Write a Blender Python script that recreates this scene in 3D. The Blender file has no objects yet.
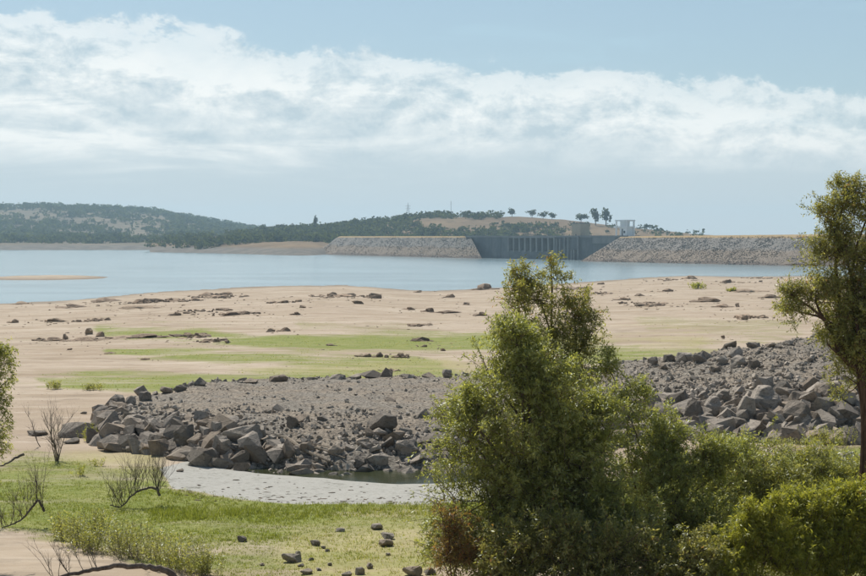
import bpy, bmesh, math
import numpy as np
from mathutils import Vector, noise as mnoise

RNG = np.random.default_rng(11)
SC = bpy.context.scene
COL = SC.collection

# ------------------------------------------------------------------ camera, sky, sun, exposure
F = 1500.0; CX, CY = 433.0, 288.0; HORIZON = 237.0; CAMZ = 20.0
PITCH = math.atan((CY - HORIZON) / F)
cam = bpy.data.cameras.new('camera'); cam_o = bpy.data.objects.new('camera', cam); COL.objects.link(cam_o)
cam.sensor_width = 36.0; cam.lens = 36.0 * F / 866.0
cam.clip_start = 0.5; cam.clip_end = 30000
cam_o.location = (0, 0, CAMZ); cam_o.rotation_euler = (math.pi / 2 - PITCH, 0, 0)
SC.camera = cam_o

SUN_EL, SUN_AZ = math.radians(52), math.radians(-28)      # azimuth from +Y, negative = towards -X
SKY = 0.072
w = bpy.data.worlds.new('World'); SC.world = w; w.use_nodes = True
nt = w.node_tree; nt.nodes.clear()
def N(t, **k):
    n = nt.nodes.new(t)
    for a, b in k.items(): setattr(n, a, b)
    return n
def L(a, b): nt.links.new(a, b)
def MATH(op, a, b=None, c=None, clamp=False):
    n = N('ShaderNodeMath', operation=op, use_clamp=clamp)
    for i, v in enumerate((a, b, c)):
        if v is None: continue
        if isinstance(v, (int, float)): n.inputs[i].default_value = v
        else: L(v, n.inputs[i])
    return n.outputs[0]
def MAPR(v, a, b, c=0.0, d=1.0, smooth=True):
    n = N('ShaderNodeMapRange', interpolation_type='SMOOTHSTEP' if smooth else 'LINEAR')
    L(v, n.inputs['Value'])
    for k, x in zip(('From Min', 'From Max', 'To Min', 'To Max'), (a, b, c, d)): n.inputs[k].default_value = x
    return n.outputs['Result']
def MIX(f, a, b):
    n = N('ShaderNodeMix', data_type='RGBA')
    if isinstance(f, float): n.inputs[0].default_value = f
    else: L(f, n.inputs[0])
    for i, v in ((6, a), (7, b)):
        if isinstance(v, tuple): n.inputs[i].default_value = (*v, 1)
        else: L(v, n.inputs[i])
    return n.outputs[2]
def NOISE(vec, scale, detail=4, rough=0.55, dist=0.0):
    n = N('ShaderNodeTexNoise'); L(vec, n.inputs['Vector'])
    n.inputs['Scale'].default_value = scale; n.inputs['Detail'].default_value = detail
    n.inputs['Roughness'].default_value = rough; n.inputs['Distortion'].default_value = dist
    return n.outputs['Fac']
def SCALEV(vec, s, off=(0, 0, 0)):
    n = N('ShaderNodeMapping'); L(vec, n.inputs['Vector']); n.inputs['Scale'].default_value = s; n.inputs['Location'].default_value = off
    return n.outputs['Vector']
sky = N('ShaderNodeTexSky', sky_type='NISHITA', sun_disc=False, sun_elevation=SUN_EL, sun_rotation=SUN_AZ,
        altitude=200, air_density=1.0, dust_density=0.7, ozone_density=1.3)
tc = N('ShaderNodeTexCoord'); DIR = tc.outputs['Generated']
sx = N('ShaderNodeSeparateXYZ'); L(DIR, sx.inputs[0])
X, Z = sx.outputs['X'], sx.outputs['Z']
v1 = SCALEV(DIR, (1, 1, 2.6)); v2 = SCALEV(DIR, (1, 1, 6.5), (3, 1, 7)); v3 = SCALEV(DIR, (1, 1, 1.7), (9, 2, 4)); v3u = SCALEV(DIR, (1, 1, 1.7), (8.994, 2, 4.016))
n_big = NOISE(v1, 6.0, 6, 0.55); n_puff = NOISE(v3, 22.0, 12, 0.66, 0.2); n_up = NOISE(v3u, 22.0, 12, 0.66, 0.2); n_str = NOISE(v2, 7.0, 7, 0.58, 0.6); n_mid = NOISE(v3, 9.0, 6, 0.55)
top = MATH('MULTIPLY_ADD', X, -0.100, 0.121)
edge = MATH('SUBTRACT', top, Z)
edge = MATH('ADD', edge, MATH('MULTIPLY', MATH('SUBTRACT', n_big, 0.5), 0.050))
edge = MATH('ADD', edge, MATH('MULTIPLY', MATH('SUBTRACT', n_puff, 0.5), 0.050))
bank = MATH('MULTIPLY_ADD', MAPR(edge, 0.0, 0.006), 0.55, MATH('MULTIPLY', MAPR(edge, -0.006, 0.045), 0.45))                                   # inside the cloud bank
lit = MAPR(edge, 0.0, 0.085, 1.0, 0.0)                             # bright towards its top
relief = MATH('MULTIPLY', MATH('SUBTRACT', n_puff, n_up), 5.0)
leftw = MAPR(X, -0.22, 0.10, 1.0, 0.0)
streak = MATH('MULTIPLY', MAPR(n_str, 0.42, 0.66), MATH('ADD', MATH('MULTIPLY', leftw, 0.55), 0.20))
puffs = MATH('MULTIPLY', MAPR(n_mid, 0.40, 0.62), 0.36)
bright = MATH('ADD', MATH('MULTIPLY_ADD', lit, 0.50, 0.10), MATH('ADD', streak, puffs))
bright = MATH('ADD', bright, MATH('MULTIPLY', relief, MAPR(edge, 0.0, 0.09, 1.0, 0.25)))
bright = MATH('MULTIPLY', bright, MAPR(MATH('ADD', Z, MATH('MULTIPLY', MATH('SUBTRACT', n_str, 0.5), 0.05)), 0.030, 0.072), clamp=True)
SHADE = (0.485, 0.585, 0.635); WHITE = (0.88, 0.90, 0.88)
def col(c): return tuple(x / SKY for x in c)
cloudcol = MIX(bright, col(SHADE), col(WHITE))
hor = MAPR(Z, -0.01, 0.085, 1.0, 0.0)
cloudcol = MIX(MATH('MULTIPLY', hor, 0.8), cloudcol, col((0.575, 0.62, 0.63)))
cir = MATH('ADD', MATH('MULTIPLY', MAPR(n_str, 0.52, 0.75), 0.20), 0.45); cir = MATH('MULTIPLY', cir, MAPR(Z, 0.12, 0.60, 1.0, 0.12))   # thin veils above the bank
skyc = MIX(cir, sky.outputs['Color'], col((0.44, 0.625, 0.72)))
cover = MATH('MULTIPLY', bank, 0.93)
final = MIX(cover, skyc, cloudcol)
bg = N('ShaderNodeBackground'); L(final, bg.inputs['Color']); bg.inputs['Strength'].default_value = SKY
ow = N('ShaderNodeOutputWorld'); L(bg.outputs[0], ow.inputs['Surface'])

sun = bpy.data.lights.new('sun', 'SUN'); sun.energy = 5.0; sun.angle = math.radians(0.6); sun.color = (1.0, 0.955, 0.88)
sun_o = bpy.data.objects.new('sun', sun); COL.objects.link(sun_o); sun_o.location = (-60, 100, 160)
SDIR = Vector((math.sin(SUN_AZ) * math.cos(SUN_EL), math.cos(SUN_AZ) * math.cos(SUN_EL), math.sin(SUN_EL)))
sun_o.rotation_euler = (-SDIR).to_track_quat('-Z', 'Y').to_euler()

SC.view_settings.view_transform = 'Standard'; SC.view_settings.look = 'None'
SC.view_settings.exposure = 0.18; SC.view_settings.gamma = 1.0
SC.cycles.use_denoising = True
SC.cycles.max_bounces = 6; SC.cycles.diffuse_bounces = 3; SC.cycles.glossy_bounces = 2
SC.cycles.transmission_bounces = 4; SC.cycles.volume_bounces = 0; SC.cycles.transparent_max_bounces = 8

# ------------------------------------------------------------------ pixels and positions
cp, sp = math.cos(PITCH), math.sin(PITCH)
def ray(px, py):
    a = (px - CX) / F; b = -(py - CY) / F
    return np.array([a, cp + b * sp, -sp + b * cp])
def at(px, py, Y):
    r = ray(px, py); return np.array([0, 0, CAMZ]) + r * (Y / r[1])
def project(x, y, z):
    zz = z - CAMZ
    dep = y * cp - zz * sp; up = y * sp + zz * cp
    dep = np.where(dep < 0.1, 0.1, dep)
    return CX + F * x / dep, CY - F * up / dep
def wdist(px, py, z0):                       # distance along +Y at which a pixel's ray meets height z0
    r = ray(px, py); return (z0 - CAMZ) / r[2] * r[1]

# ------------------------------------------------------------------ numpy noise
_P = RNG.random((256, 256))
def vnoise(x, y):
    x = np.asarray(x, float); y = np.asarray(y, float)
    xi = np.floor(x).astype(int); yi = np.floor(y).astype(int)
    fx = x - xi; fy = y - yi; fx = fx * fx * (3 - 2 * fx); fy = fy * fy * (3 - 2 * fy)
    g = lambda i, j: _P[i & 255, j & 255]
    return (g(xi, yi) * (1 - fx) + g(xi + 1, yi) * fx) * (1 - fy) + (g(xi, yi + 1) * (1 - fx) + g(xi + 1, yi + 1) * fx) * fy
def fbm(x, y, o=4):
    s = 0; a = 0.5
    for i in range(o):
        s = s + a * (vnoise(x * 2 ** i + 17.3 * i, y * 2 ** i + 5.7 * i) - 0.5); a *= 0.55
    return s * 2
def sstep(a, b, x):
    t = np.clip((x - a) / (b - a), 0, 1); return t * t * (3 - 2 * t)
def sdpoly(px, py, poly):                    # signed distance to a polygon, positive inside
    poly = np.array(poly, float); n = len(poly)
    d = np.full(px.shape, 1e9); ins = np.zeros(px.shape, bool)
    for i in range(n):
        a, b = poly[i], poly[(i + 1) % n]; e = b - a
        wx, wy = px - a[0], py - a[1]
        t = np.clip((wx * e[0] + wy * e[1]) / max(e @ e, 1e-9), 0, 1)
        d = np.minimum(d, np.hypot(wx - t * e[0], wy - t * e[1]))
        c = ((a[1] > py) != (b[1] > py)) & (px < (b[0] - a[0]) * (py - a[1]) / (b[1] - a[1] + 1e-12) + a[0])
        ins ^= c
    return np.where(ins, d, -d)

# ------------------------------------------------------------------ terrain height
_sh = np.array([(-700, 330), (-200, 312), (0, 303.5), (60, 301), (108, 297), (150, 292.5), (240, 287.5), (300, 285.5), (345, 285), (400, 289.5), (430, 291),
                (480, 289), (540, 285), (600, 281), (640, 278), (690, 275.5), (740, 277), (800, 276), (866, 277), (1100, 280), (1600, 290)], float)
_shY = np.array([wdist(a, b, 0.0) for a, b in _sh])
_ky = np.array([-60, -5, 3, 20, 42, 52, 60, 66, 72, 80, 100, 130.]); _kz = np.array([20, 18.6, 18.2, 14.2, 10.0, 9.42, 9.12, 8.98, 8.95, 8.92, 8.55, 8.0])
def col_of(x, y):
    return CX + F * np.clip(x / np.maximum(y, 1.0), -1.2, 1.2)
_ff = np.array([(-400, 440), (60, 440), (92, 441), (110, 447), (165, 453), (200, 461), (260, 466), (340, 469), (430, 467), (520, 462), (600, 447), (650, 434), (700, 435), (760, 438), (830, 441), (1000, 440)], float)
_ffY = np.array([wdist(a, b, 8.93) for a, b in _ff])
_rr = np.array([(80, 82.0), (100, 90), (170, 98), (240, 105), (450, 107.5), (560, 110), (650, 115), (830, 118), (1000, 118)], float)
_tt = np.array([(88, 0.0), (112, 1.25), (180, 1.55), (300, 1.62), (450, 1.7), (560, 1.8), (650, 2.35), (740, 3.1), (830, 3.9), (1000, 4.2)], float)
_kk = np.array([(100, 3.2), (500, 4.2), (600, 6.0), (700, 8.0), (1000, 9.0)], float)
def H0(x, y):
    x = np.asarray(x, float); y = np.asarray(y, float)
    c = col_of(x, y)
    S = np.interp(c, _sh[:, 0], _shY)
    z = np.interp(y, _ky, _kz)
    zb = 8.0 * (S - y) / (S - 130.0)
    z = np.where(y > 130, np.maximum(zb, -1.6 - 0 * y), z)
    und = fbm(x / 28.0, y / 22.0, 4) * np.interp(y, [0, 40, 58, 80, 130, 220, 400, 700, 900], [.5, .35, .16, .10, .25, .55, .6, .35, .2])
    und = und * np.clip((S - y) / 60 + 0.25, 0.1, 1)
    z = z + und + fbm(x / 3.0, y / 3.0, 3) * np.interp(y, [30, 60, 66, 80, 130], [.16, .12, .04, .04, .12])
    # the dip that holds the pool in front of the rubble
    yf = np.interp(c, _ff[:, 0], _ffY); hw = np.interp(c, [190, 230, 330, 400, 520, 600], [0.2, 0.8, 1.2, 2.2, 2.4, 0.6])
    dip = np.exp(-((y - (yf - hw * 0.55)) / hw) ** 2) * np.interp(c, [190, 225, 560, 610], [0, 1, 1, 0])
    z = z - 0.34 * dip
    return z
def bank_h(x, y):
    x = np.asarray(x, float); y = np.asarray(y, float)
    c = col_of(x, y)
    wob = fbm(x / 2.2, y / 2.2, 3)
    df = y - np.interp(c, _ff[:, 0], _ffY) + wob * 0.8
    dr = np.interp(c, _rr[:, 0], _rr[:, 1]) - y + wob * 0.8
    T = np.interp(c, _tt[:, 0], _tt[:, 1]); K = np.interp(c, _kk[:, 0], _kk[:, 1])
    h = T * (1 - np.exp(-np.maximum(df, 0) / K)) / (1 - math.exp(-2.6))
    h = np.minimum(h, np.maximum(dr, 0) * 0.75)
    return np.where((y > 40) & (c > 80), h * (1 + 0.12 * wob), 0)
def H(x, y): return H0(x, y) + bank_h(x, y)
_marchY = np.concatenate([np.arange(18, 140, 0.06), np.geomspace(140, 1500, 2500)])
def ground(px, py, use=H):
    r = ray(px, py); t = _marchY / r[1]
    x = r[0] * t; z = CAMZ + r[2] * t
    g = use(x, _marchY)
    i = int(np.argmax(z <= g))
    return np.array([x[i], _marchY[i], g[i]])

# ------------------------------------------------------------------ mesh + object helpers
def mesh_np(name, V, Fa, tint=None, smooth=False):
    me = bpy.data.meshes.new(name); V = np.asarray(V, np.float32); Fa = np.asarray(Fa, np.int32)
    k = Fa.shape[1]
    me.vertices.add(len(V)); me.vertices.foreach_set('co', V.ravel())
    me.loops.add(Fa.size); me.loops.foreach_set('vertex_index', Fa.ravel())
    me.polygons.add(len(Fa)); me.polygons.foreach_set('loop_start', np.arange(0, Fa.size, k, dtype=np.int32))
    me.polygons.foreach_set('use_smooth', np.full(len(Fa), smooth, bool))
    if tint is not None:
        a = me.attributes.new('tint', 'FLOAT', 'POINT'); a.data.foreach_set('value', np.asarray(tint, np.float32))
    me.update(calc_edges=True); return me
def link(name, me, mat=None, parent=None, loc=None):
    o = bpy.data.objects.new(name, me); COL.objects.link(o)
    if mat is not None and me is not None and not me.materials: me.materials.append(mat)
    if parent is not None: o.parent = parent
    if loc is not None: o.location = loc
    return o
def tag(o, label=None, cat=None, group=None, kind=None):
    if label: o['label'] = label
    if cat: o['category'] = cat
    if group: o['group'] = group
    if kind: o['kind'] = kind
    return o
def empty(name, loc, label, cat, group=None):
    o = bpy.data.objects.new(name, None); COL.objects.link(o); o.location = loc
    return tag(o, label, cat, group)
def grid_faces(nr, nc):
    i = np.arange(nr - 1)[:, None] * nc + np.arange(nc - 1)[None, :]
    i = i.ravel(); return np.stack([i, i + 1, i + nc + 1, i + nc], 1)
class Soup:
    def __init__(s): s.V = []; s.F = []; s.n = 0; s.T = []
    def add(s, V, Fq, tint=0.5):
        V = np.asarray(V, float); s.V.append(V); s.F.append(np.asarray(Fq) + s.n); s.n += len(V)
        s.T.append(np.full(len(V), tint) if np.isscalar(tint) else tint)
    def tube(s, pts, r0, r1, sides=6, tint=0.5):
        pts = np.asarray(pts, float); n = len(pts)
        d = np.gradient(pts, axis=0); d /= np.linalg.norm(d, axis=1)[:, None] + 1e-9
        ref = np.array([0.13, 0.9, 0.41]) if abs(d[0] @ np.array([0, 0, 1.])) > 0.7 else np.array([0.05, 0.1, 1.0])
        a = np.cross(d, ref); a /= np.linalg.norm(a, axis=1)[:, None] + 1e-9; b = np.cross(d, a)
        rad = np.linspace(r0, r1, n)[:, None, None]; th = np.linspace(0, 2 * np.pi, sides, endpoint=False)
        ring = pts[:, None, :] + rad * (np.cos(th)[None, :, None] * a[:, None, :] + np.sin(th)[None, :, None] * b[:, None, :])
        f = []
        i = np.arange(n - 1)[:, None] * sides; j = np.arange(sides)[None, :]; j2 = (j + 1) % sides
        f = np.stack([i + j, i + j2, i + sides + j2, i + sides + j], -1).reshape(-1, 4)
        s.add(ring.reshape(-1, 3), f, tint)
        tipq = np.array([[0, 1, 2, 3]]) + 0
        s.add(ring[-1][[0, sides // 3, sides // 2, (2 * sides) // 3 + 1 if sides > 4 else sides - 1]], tipq, tint)
    def box(s, P8, tint=0.5):
        s.add(P8, [[0, 3, 2, 1], [4, 5, 6, 7], [0, 1, 5, 4], [1, 2, 6, 5], [2, 3, 7, 6], [3, 0, 4, 7]], tint)
    def mesh(s, name, smooth=False):
        return mesh_np(name, np.concatenate(s.V), np.concatenate(s.F), np.concatenate(s.T), smooth)
ORD = ['first', 'second', 'third', 'fourth', 'fifth', 'sixth', 'seventh', 'eighth', 'ninth', 'tenth', 'eleventh', 'twelfth', 'thirteenth', 'fourteenth', 'fifteenth',
       'sixteenth', 'seventeenth', 'eighteenth', 'nineteenth', 'twentieth', 'twenty-first', 'twenty-second', 'twenty-third', 'twenty-fourth', 'twenty-fifth', 'twenty-sixth']

# ------------------------------------------------------------------ materials
def material(name):
    global nt
    m = bpy.data.materials.new(name); m.use_nodes = True; nt = m.node_tree; nt.nodes.clear()
    out = N('ShaderNodeOutputMaterial'); return m, out
def POS():
    return N('ShaderNodeNewGeometry').outputs['Position']
def RANDOM():
    return N('ShaderNodeObjectInfo').outputs['Random']
def ATTR(n, what='Fac'):
    a = N('ShaderNodeAttribute'); a.attribute_name = n; return a.outputs[what]
def BUMP(h, strength, dist, normal=None):
    b = N('ShaderNodeBump'); L(h, b.inputs['Height']); b.inputs['Strength'].default_value = strength; b.inputs['Distance'].default_value = dist
    if normal is not None: L(normal, b.inputs['Normal'])
    return b.outputs['Normal']
def PRINC(out, base, rough=0.9, normal=None, spec=0.2):
    p = N('ShaderNodeBsdfPrincipled')
    if isinstance(base, tuple): p.inputs['Base Color'].default_value = (*base, 1)
    else: L(base, p.inputs['Base Color'])
    p.inputs['Roughness'].default_value = rough; p.inputs['Specular IOR Level'].default_value = spec
    if normal is not None: L(normal, p.inputs['Normal'])
    L(p.outputs[0], out.inputs['Surface']); return p
def SCALECOL(c, f):
    n = N('ShaderNodeVectorMath', operation='SCALE'); L(c, n.inputs[0])
    if isinstance(f, float): n.inputs['Scale'].default_value = f
    else: L(f, n.inputs['Scale'])
    return n.outputs[0]

def mat_ground():
    m, out = material('lake_bed_ground'); p = POS()
    cov = N('ShaderNodeSeparateColor'); L(ATTR('cover', 'Color'), cov.inputs[0]); g, mud, dry = cov.outputs
    a = NOISE(p, 0.05, 5); b = NOISE(p, 0.6, 6, 0.65); c = NOISE(p, 5.0, 5, 0.7)
    st = NOISE(SCALEV(p, (0.25, 1, 1)), 0.16, 6, 0.65); sb = NOISE(SCALEV(p, (0.22, 1, 1)), 0.45, 6, 0.7)
    sand = MIX(MAPR(a, .35, .65), (0.36, 0.286, 0.212), (0.43, 0.355, 0.272))
    sand = MIX(MAPR(st, .46, .64), sand, (0.315, 0.245, 0.172))
    sand = MIX(MATH('MULTIPLY', MAPR(sb, .54, .68), .75), sand, (0.255, 0.205, 0.150))
    sand = MIX(MATH('MULTIPLY', MAPR(sb, .46, .34), .55), sand, (0.50, 0.42, 0.34))
    sand = MIX(MATH('MULTIPLY', MAPR(b, .52, .72), 0.6), sand, (0.31, 0.25, 0.185))
    sand = MIX(MATH('MULTIPLY', MAPR(c, .58, .72), 0.45), sand, (0.24, 0.20, 0.15))
    mo = NOISE(SCALEV(p, (.6, 1, 1)), .28, 8, .75); sand = MIX(MATH('MULTIPLY', MAPR(mo, .53, .66), .6), sand, (0.225, 0.178, 0.128)); sand = MIX(MATH('MULTIPLY', MAPR(mo, .44, .36), .4), sand, (0.30, 0.27, 0.165))
    gr = MIX(MAPR(b, .35, .65), (0.170, 0.200, 0.048), (0.24, 0.245, 0.080))
    gr = MIX(MAPR(c, .5, .7), gr, (0.115, 0.140, 0.035))
    dr = MIX(MAPR(c, .4, .6), (0.36, 0.33, 0.15), (0.30, 0.26, 0.12))
    md = MIX(MAPR(c, .45, .7), (0.36, 0.35, 0.315), (0.275, 0.268, 0.235))
    md = MIX(MATH('MULTIPLY', MAPR(NOISE(SCALEV(p, (.6, 1, 1)), 1.3, 7, .8), .565, .66), .8), md, (0.085, 0.085, 0.06))
    colr = MIX(MATH('ADD', dry, MATH('MULTIPLY', MATH('SUBTRACT', b, .5), MATH('MULTIPLY', dry, 1.2)), clamp=True), sand, dr)
    gm = MATH('ADD', g, MATH('ADD', MATH('MULTIPLY', MATH('SUBTRACT', b, .5), 0.7), MATH('MULTIPLY', MATH('SUBTRACT', sb, .5), 2.2)))
    colr = MIX(MATH('MULTIPLY', MAPR(gm, .12, .92, smooth=False), MAPR(g, .02, .2)), colr, gr)
    colr = MIX(MAPR(MATH('ADD', mud, MATH('MULTIPLY', MATH('SUBTRACT', b, .5), .35)), .35, .6), colr, md)
    sep = N('ShaderNodeSeparateXYZ'); L(p, sep.inputs[0]); wet = MAPR(MATH('ADD', sep.outputs['Z'], MATH('MULTIPLY', MATH('SUBTRACT', st, .5), 1.2)), .10, .75, 1.0, 0.0)
    colr = MIX(MATH('MULTIPLY', wet, .75), colr, (0.185, 0.15, 0.112))
    hh = MATH('ADD', MATH('MULTIPLY', b, 0.6), MATH('MULTIPLY', c, 0.4))
    nrm = BUMP(hh, 0.55, 0.18)
    PRINC(out, colr, 0.95, nrm, 0.1); return m
def mat_gravel():
    m, out = material('grey_gravel'); p = POS()
    a = NOISE(p, 0.35, 5); c = NOISE(p, 6.0, 5, 0.75); d = NOISE(p, 1.4, 4, .6)
    k = MIX(MAPR(a, .4, .6), (0.30, 0.27, 0.225), (0.345, 0.29, 0.225))
    k = MIX(MAPR(c, .40, .62), k, (0.095, 0.08, 0.063))
    k = MIX(MATH('MULTIPLY', MAPR(d, .55, .7), .5), k, (0.29, 0.235, 0.175))
    PRINC(out, k, 0.95, BUMP(c, 0.9, 0.12), 0.15); return m
def mat_rock(name, c0, c1, dark, scale=1.0, bump=0.05):
    m, out = material(name)
    tcn = N('ShaderNodeTexCoord').outputs['Object']; r = RANDOM(); p = POS()
    a = NOISE(p, 1.1 * scale, 6, 0.6); b = NOISE(p, 7.0 * scale, 5, 0.7); s = NOISE(SCALEV(p, (1, 1, 3)), 2.5 * scale, 4, .6, .6)
    t = ATTR('tint')
    k = MIX(MAPR(MATH('ADD', a, MATH('MULTIPLY', MATH('SUBTRACT', r, .5), .35)), .30, .70), c0, c1)
    k = MIX(MATH('MULTIPLY', MAPR(b, .5, .72), .55), k, dark)
    k = MIX(MATH('MULTIPLY', MAPR(s, .56, .66), .5), k, dark)
    var = MATH('ADD', MATH('MULTIPLY', r, 0.45), MATH('MULTIPLY', t, 1.1)); var = MATH('ADD', var, 0.30)
    k = SCALECOL(k, var)
    k = MIX(MATH('MULTIPLY', MAPR(MATH('FRACT', MATH('MULTIPLY', r, 7.3)), .45, .9), .5), k, SCALECOL(MIX(a, (0.30, 0.235, 0.165), (0.22, 0.16, 0.11)), var))
    cr = NOISE(p, 3.0 * scale, 8, .72, 1.2); k = MIX(MAPR(cr, .54, .66), k, SCALECOL(k, .45)); k = MIX(MATH('MULTIPLY', MAPR(cr, .44, .36), .5), k, SCALECOL(k, 1.45))
    hh = MATH('ADD', MATH('MULTIPLY', a, .6), MATH('MULTIPLY', b, .4))
    PRINC(out, k, 0.9, BUMP(MATH('ADD', hh, MATH('MULTIPLY', cr, .8)), 1.0, 2.0 * bump / scale), 0.2); return m
def mat_leaf(name, c0, c1, c2, red, redamt, gloss=0.10):
    m, out = material(name); t = ATTR('tint'); p = POS()
    k = MIX(MAPR(t, 0.0, 0.5, smooth=False), c0, c1); k = MIX(MAPR(t, 0.5, 0.93, smooth=False), k, c2)
    big = NOISE(p, 0.9, 3)
    k = MIX(MATH('MULTIPLY', MAPR(MATH('ADD', t, MATH('MULTIPLY', big, 0.45)), 1.32 - redamt, 1.36 - redamt), 0.85), k, red)
    d = N('ShaderNodeBsdfDiffuse'); L(k, d.inputs['Color'])
    tr = N('ShaderNodeBsdfTranslucent'); kk = N('ShaderNodeVectorMath', operation='MULTIPLY'); L(k, kk.inputs[0]); kk.inputs[1].default_value = (1.35, 1.28, 0.65); L(kk.outputs[0], tr.inputs['Color'])
    gl = N('ShaderNodeBsdfGlossy'); gl.inputs['Roughness'].default_value = 0.45; gl.inputs['Color'].default_value = (.8, .85, .8, 1)
    a = N('ShaderNodeMixShader'); a.inputs[0].default_value = 0.60; L(d.outputs[0], a.inputs[1]); L(tr.outputs[0], a.inputs[2])
    b = N('ShaderNodeMixShader'); b.inputs[0].default_value = gloss; L(a.outputs[0], b.inputs[1]); L(gl.outputs[0], b.inputs[2])
    L(b.outputs[0], out.inputs['Surface']); return m
def mat_bark(name, c0, c1):
    m, out = material(name); p = POS(); a = NOISE(SCALEV(p, (1, 1, .25)), 9, 5, .65)
    PRINC(out, MIX(MAPR(a, .35, .65), c0, c1), .92, BUMP(a, .7, .03), .15); return m
def mat_concrete(name, c0, c1, stain):
    m, out = material(name); p = POS(); a = NOISE(p, .12, 5); b = NOISE(SCALEV(p, (1, 1, .12)), .55, 5, .6)
    k = MIX(MAPR(a, .35, .65), c0, c1); k = MIX(MATH('MULTIPLY', MAPR(b, .5, .7), .3), k, stain)
    PRINC(out, k, .85, None, .2); return m
def mat_plain(name, c, rough=.6, metal=0.0):
    m, out = material(name); p = POS(); a = NOISE(p, 1.5, 4)
    P = PRINC(out, MIX(MAPR(a, .35, .65), tuple(x * .9 for x in c), c), rough, None, .3); P.inputs['Metallic'].default_value = metal; return m
def mat_water(name, deep, ripple, rough, scale, spec=0.5):
    m, out = material(name); p = POS()
    a = NOISE(SCALEV(p, (1, 1.6, 1)), scale, 4, .6); b = NOISE(SCALEV(p, (.4, 1, 1)), scale * .03, 6, .65)
    P = PRINC(out, MIX(MAPR(b, .4, .6), deep, tuple(x * 1.4 for x in deep)), rough, BUMP(a, ripple, .12), spec)
    P.inputs['IOR'].default_value = 1.33; return m
def mat_hill(name, c0, c1, dark):
    m, out = material(name); p = POS(); a = NOISE(p, .012, 6, .6); b = NOISE(p, .06, 5, .65)
    sep = N('ShaderNodeSeparateXYZ'); L(p, sep.inputs[0])
    k = MIX(MAPR(a, .38, .62), c0, c1); k = MIX(MATH('MULTIPLY', MAPR(b, .52, .66), .6), k, dark)
    shore = MAPR(sep.outputs['Z'], 5.0, 9.0, 1.0, 0.0)
    k = MIX(shore, k, MIX(MAPR(b, .4, .6), (0.17, 0.15, 0.125), (0.115, 0.105, 0.09)))
    PRINC(out, k, .95, BUMP(b, .6, 3.0), .1); return m
def mat_embank():
    m, out = material('embankment_rock'); p = POS(); a = NOISE(p, .25, 6, .7); r = NOISE(p, .03, 3)
    sep = N('ShaderNodeSeparateXYZ'); L(p, sep.inputs[0]); zz = MATH('ADD', sep.outputs['Z'], MATH('MULTIPLY', MATH('SUBTRACT', r, .5), 6.0))
    t = ATTR('tint')
    k = MIX(MAPR(zz, 8.5, 11.5), (0.225, 0.185, 0.145), (0.212, 0.198, 0.178))
    k = MIX(MAPR(zz, 1.0, 3.0, 1.0, 0.0), k, (0.14, 0.115, 0.095))
    k = MIX(MAPR(sep.outputs['Z'], 18.9, 19.7), k, (0.36, 0.265, 0.145))
    k = SCALECOL(k, MATH('ADD', MATH('MULTIPLY', t, .5), .75))
    k = MIX(MATH('MULTIPLY', MAPR(a, .5, .65), .3), k, (0.09, .08, .068))
    PRINC(out, k, .95, BUMP(a, .7, .8), .1); return m

M = {}
M['ground'] = mat_ground(); M['gravel'] = mat_gravel()
M['riprap'] = mat_rock('riprap_stone', (0.190, 0.164, 0.134), (0.285, 0.248, 0.205), (0.078, 0.066, 0.054))
M['outcrop'] = mat_rock('weathered_granite', (0.25, 0.180, 0.125), (0.35, 0.262, 0.185), (0.11, 0.080, 0.057), 0.6, .12)
M['pale'] = mat_rock('pale_stone', (0.33, 0.31, 0.28), (0.42, 0.39, 0.35), (0.2, 0.185, 0.165))
M['willow'] = mat_leaf('willow_leaf', (0.165, 0.190, 0.046), (0.275, 0.295, 0.082), (0.42, 0.43, 0.17), (0.23, 0.11, 0.04), 0.10, 0.06)
M['willow_dry'] = mat_leaf('autumn_willow_leaf', (0.16, 0.172, 0.048), (0.265, 0.265, 0.080), (0.40, 0.375, 0.16), (0.27, 0.12, 0.045), 0.22, 0.05)
M['bright'] = mat_leaf('young_shrub_leaf', (0.21, 0.235, 0.034), (0.32, 0.335, 0.058), (0.43, 0.42, 0.11), (0.34, 0.17, 0.03), 0.14, 0.03)
M['russet'] = mat_leaf('russet_leaf', (0.13, 0.10, 0.04), (0.21, 0.15, 0.06), (0.24, 0.22, 0.08), (0.30, 0.12, 0.06), 0.35, 0.03)
M['olive'] = mat_leaf('weed_leaf', (0.18, 0.195, 0.05), (0.28, 0.29, 0.08), (0.39, 0.38, 0.14), (0.30, 0.13, 0.07), 0.12, 0.05)
M['grass'] = mat_leaf('grass_blade', (0.125, 0.158, 0.030), (0.185, 0.215, 0.045), (0.27, 0.275, 0.085), (0.38, 0.32, 0.17), 0.20, 0.02)
M['oak'] = mat_leaf('far_oak_leaf', (0.032, 0.045, 0.020), (0.045, 0.060, 0.026), (0.065, 0.078, 0.035), (0.09, 0.08, 0.04), 0.02, 0.0)
M['bark'] = mat_bark('willow_bark', (0.085, 0.062, 0.045), (0.15, 0.115, 0.085))
M['redbark'] = mat_bark('reddish_bark', (0.075, 0.042, 0.03), (0.14, 0.085, 0.06))
M['dead'] = mat_bark('dead_wood', (0.085, 0.07, 0.058), (0.17, 0.14, 0.115))
M['drift'] = mat_bark('driftwood', (0.20, 0.165, 0.125), (0.30, 0.25, 0.19))
M['concrete'] = mat_concrete('dam_concrete', (0.125, 0.137, 0.143), (0.165, 0.177, 0.178), (0.085, 0.092, 0.097))
M['concrete2'] = mat_concrete('pale_concrete', (0.20, 0.205, 0.20), (0.25, 0.25, 0.24), (0.15, 0.15, 0.15))
M['tan'] = mat_concrete('tan_block', (0.40, 0.345, 0.265), (0.45, 0.39, 0.30), (0.33, 0.28, 0.22))
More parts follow.
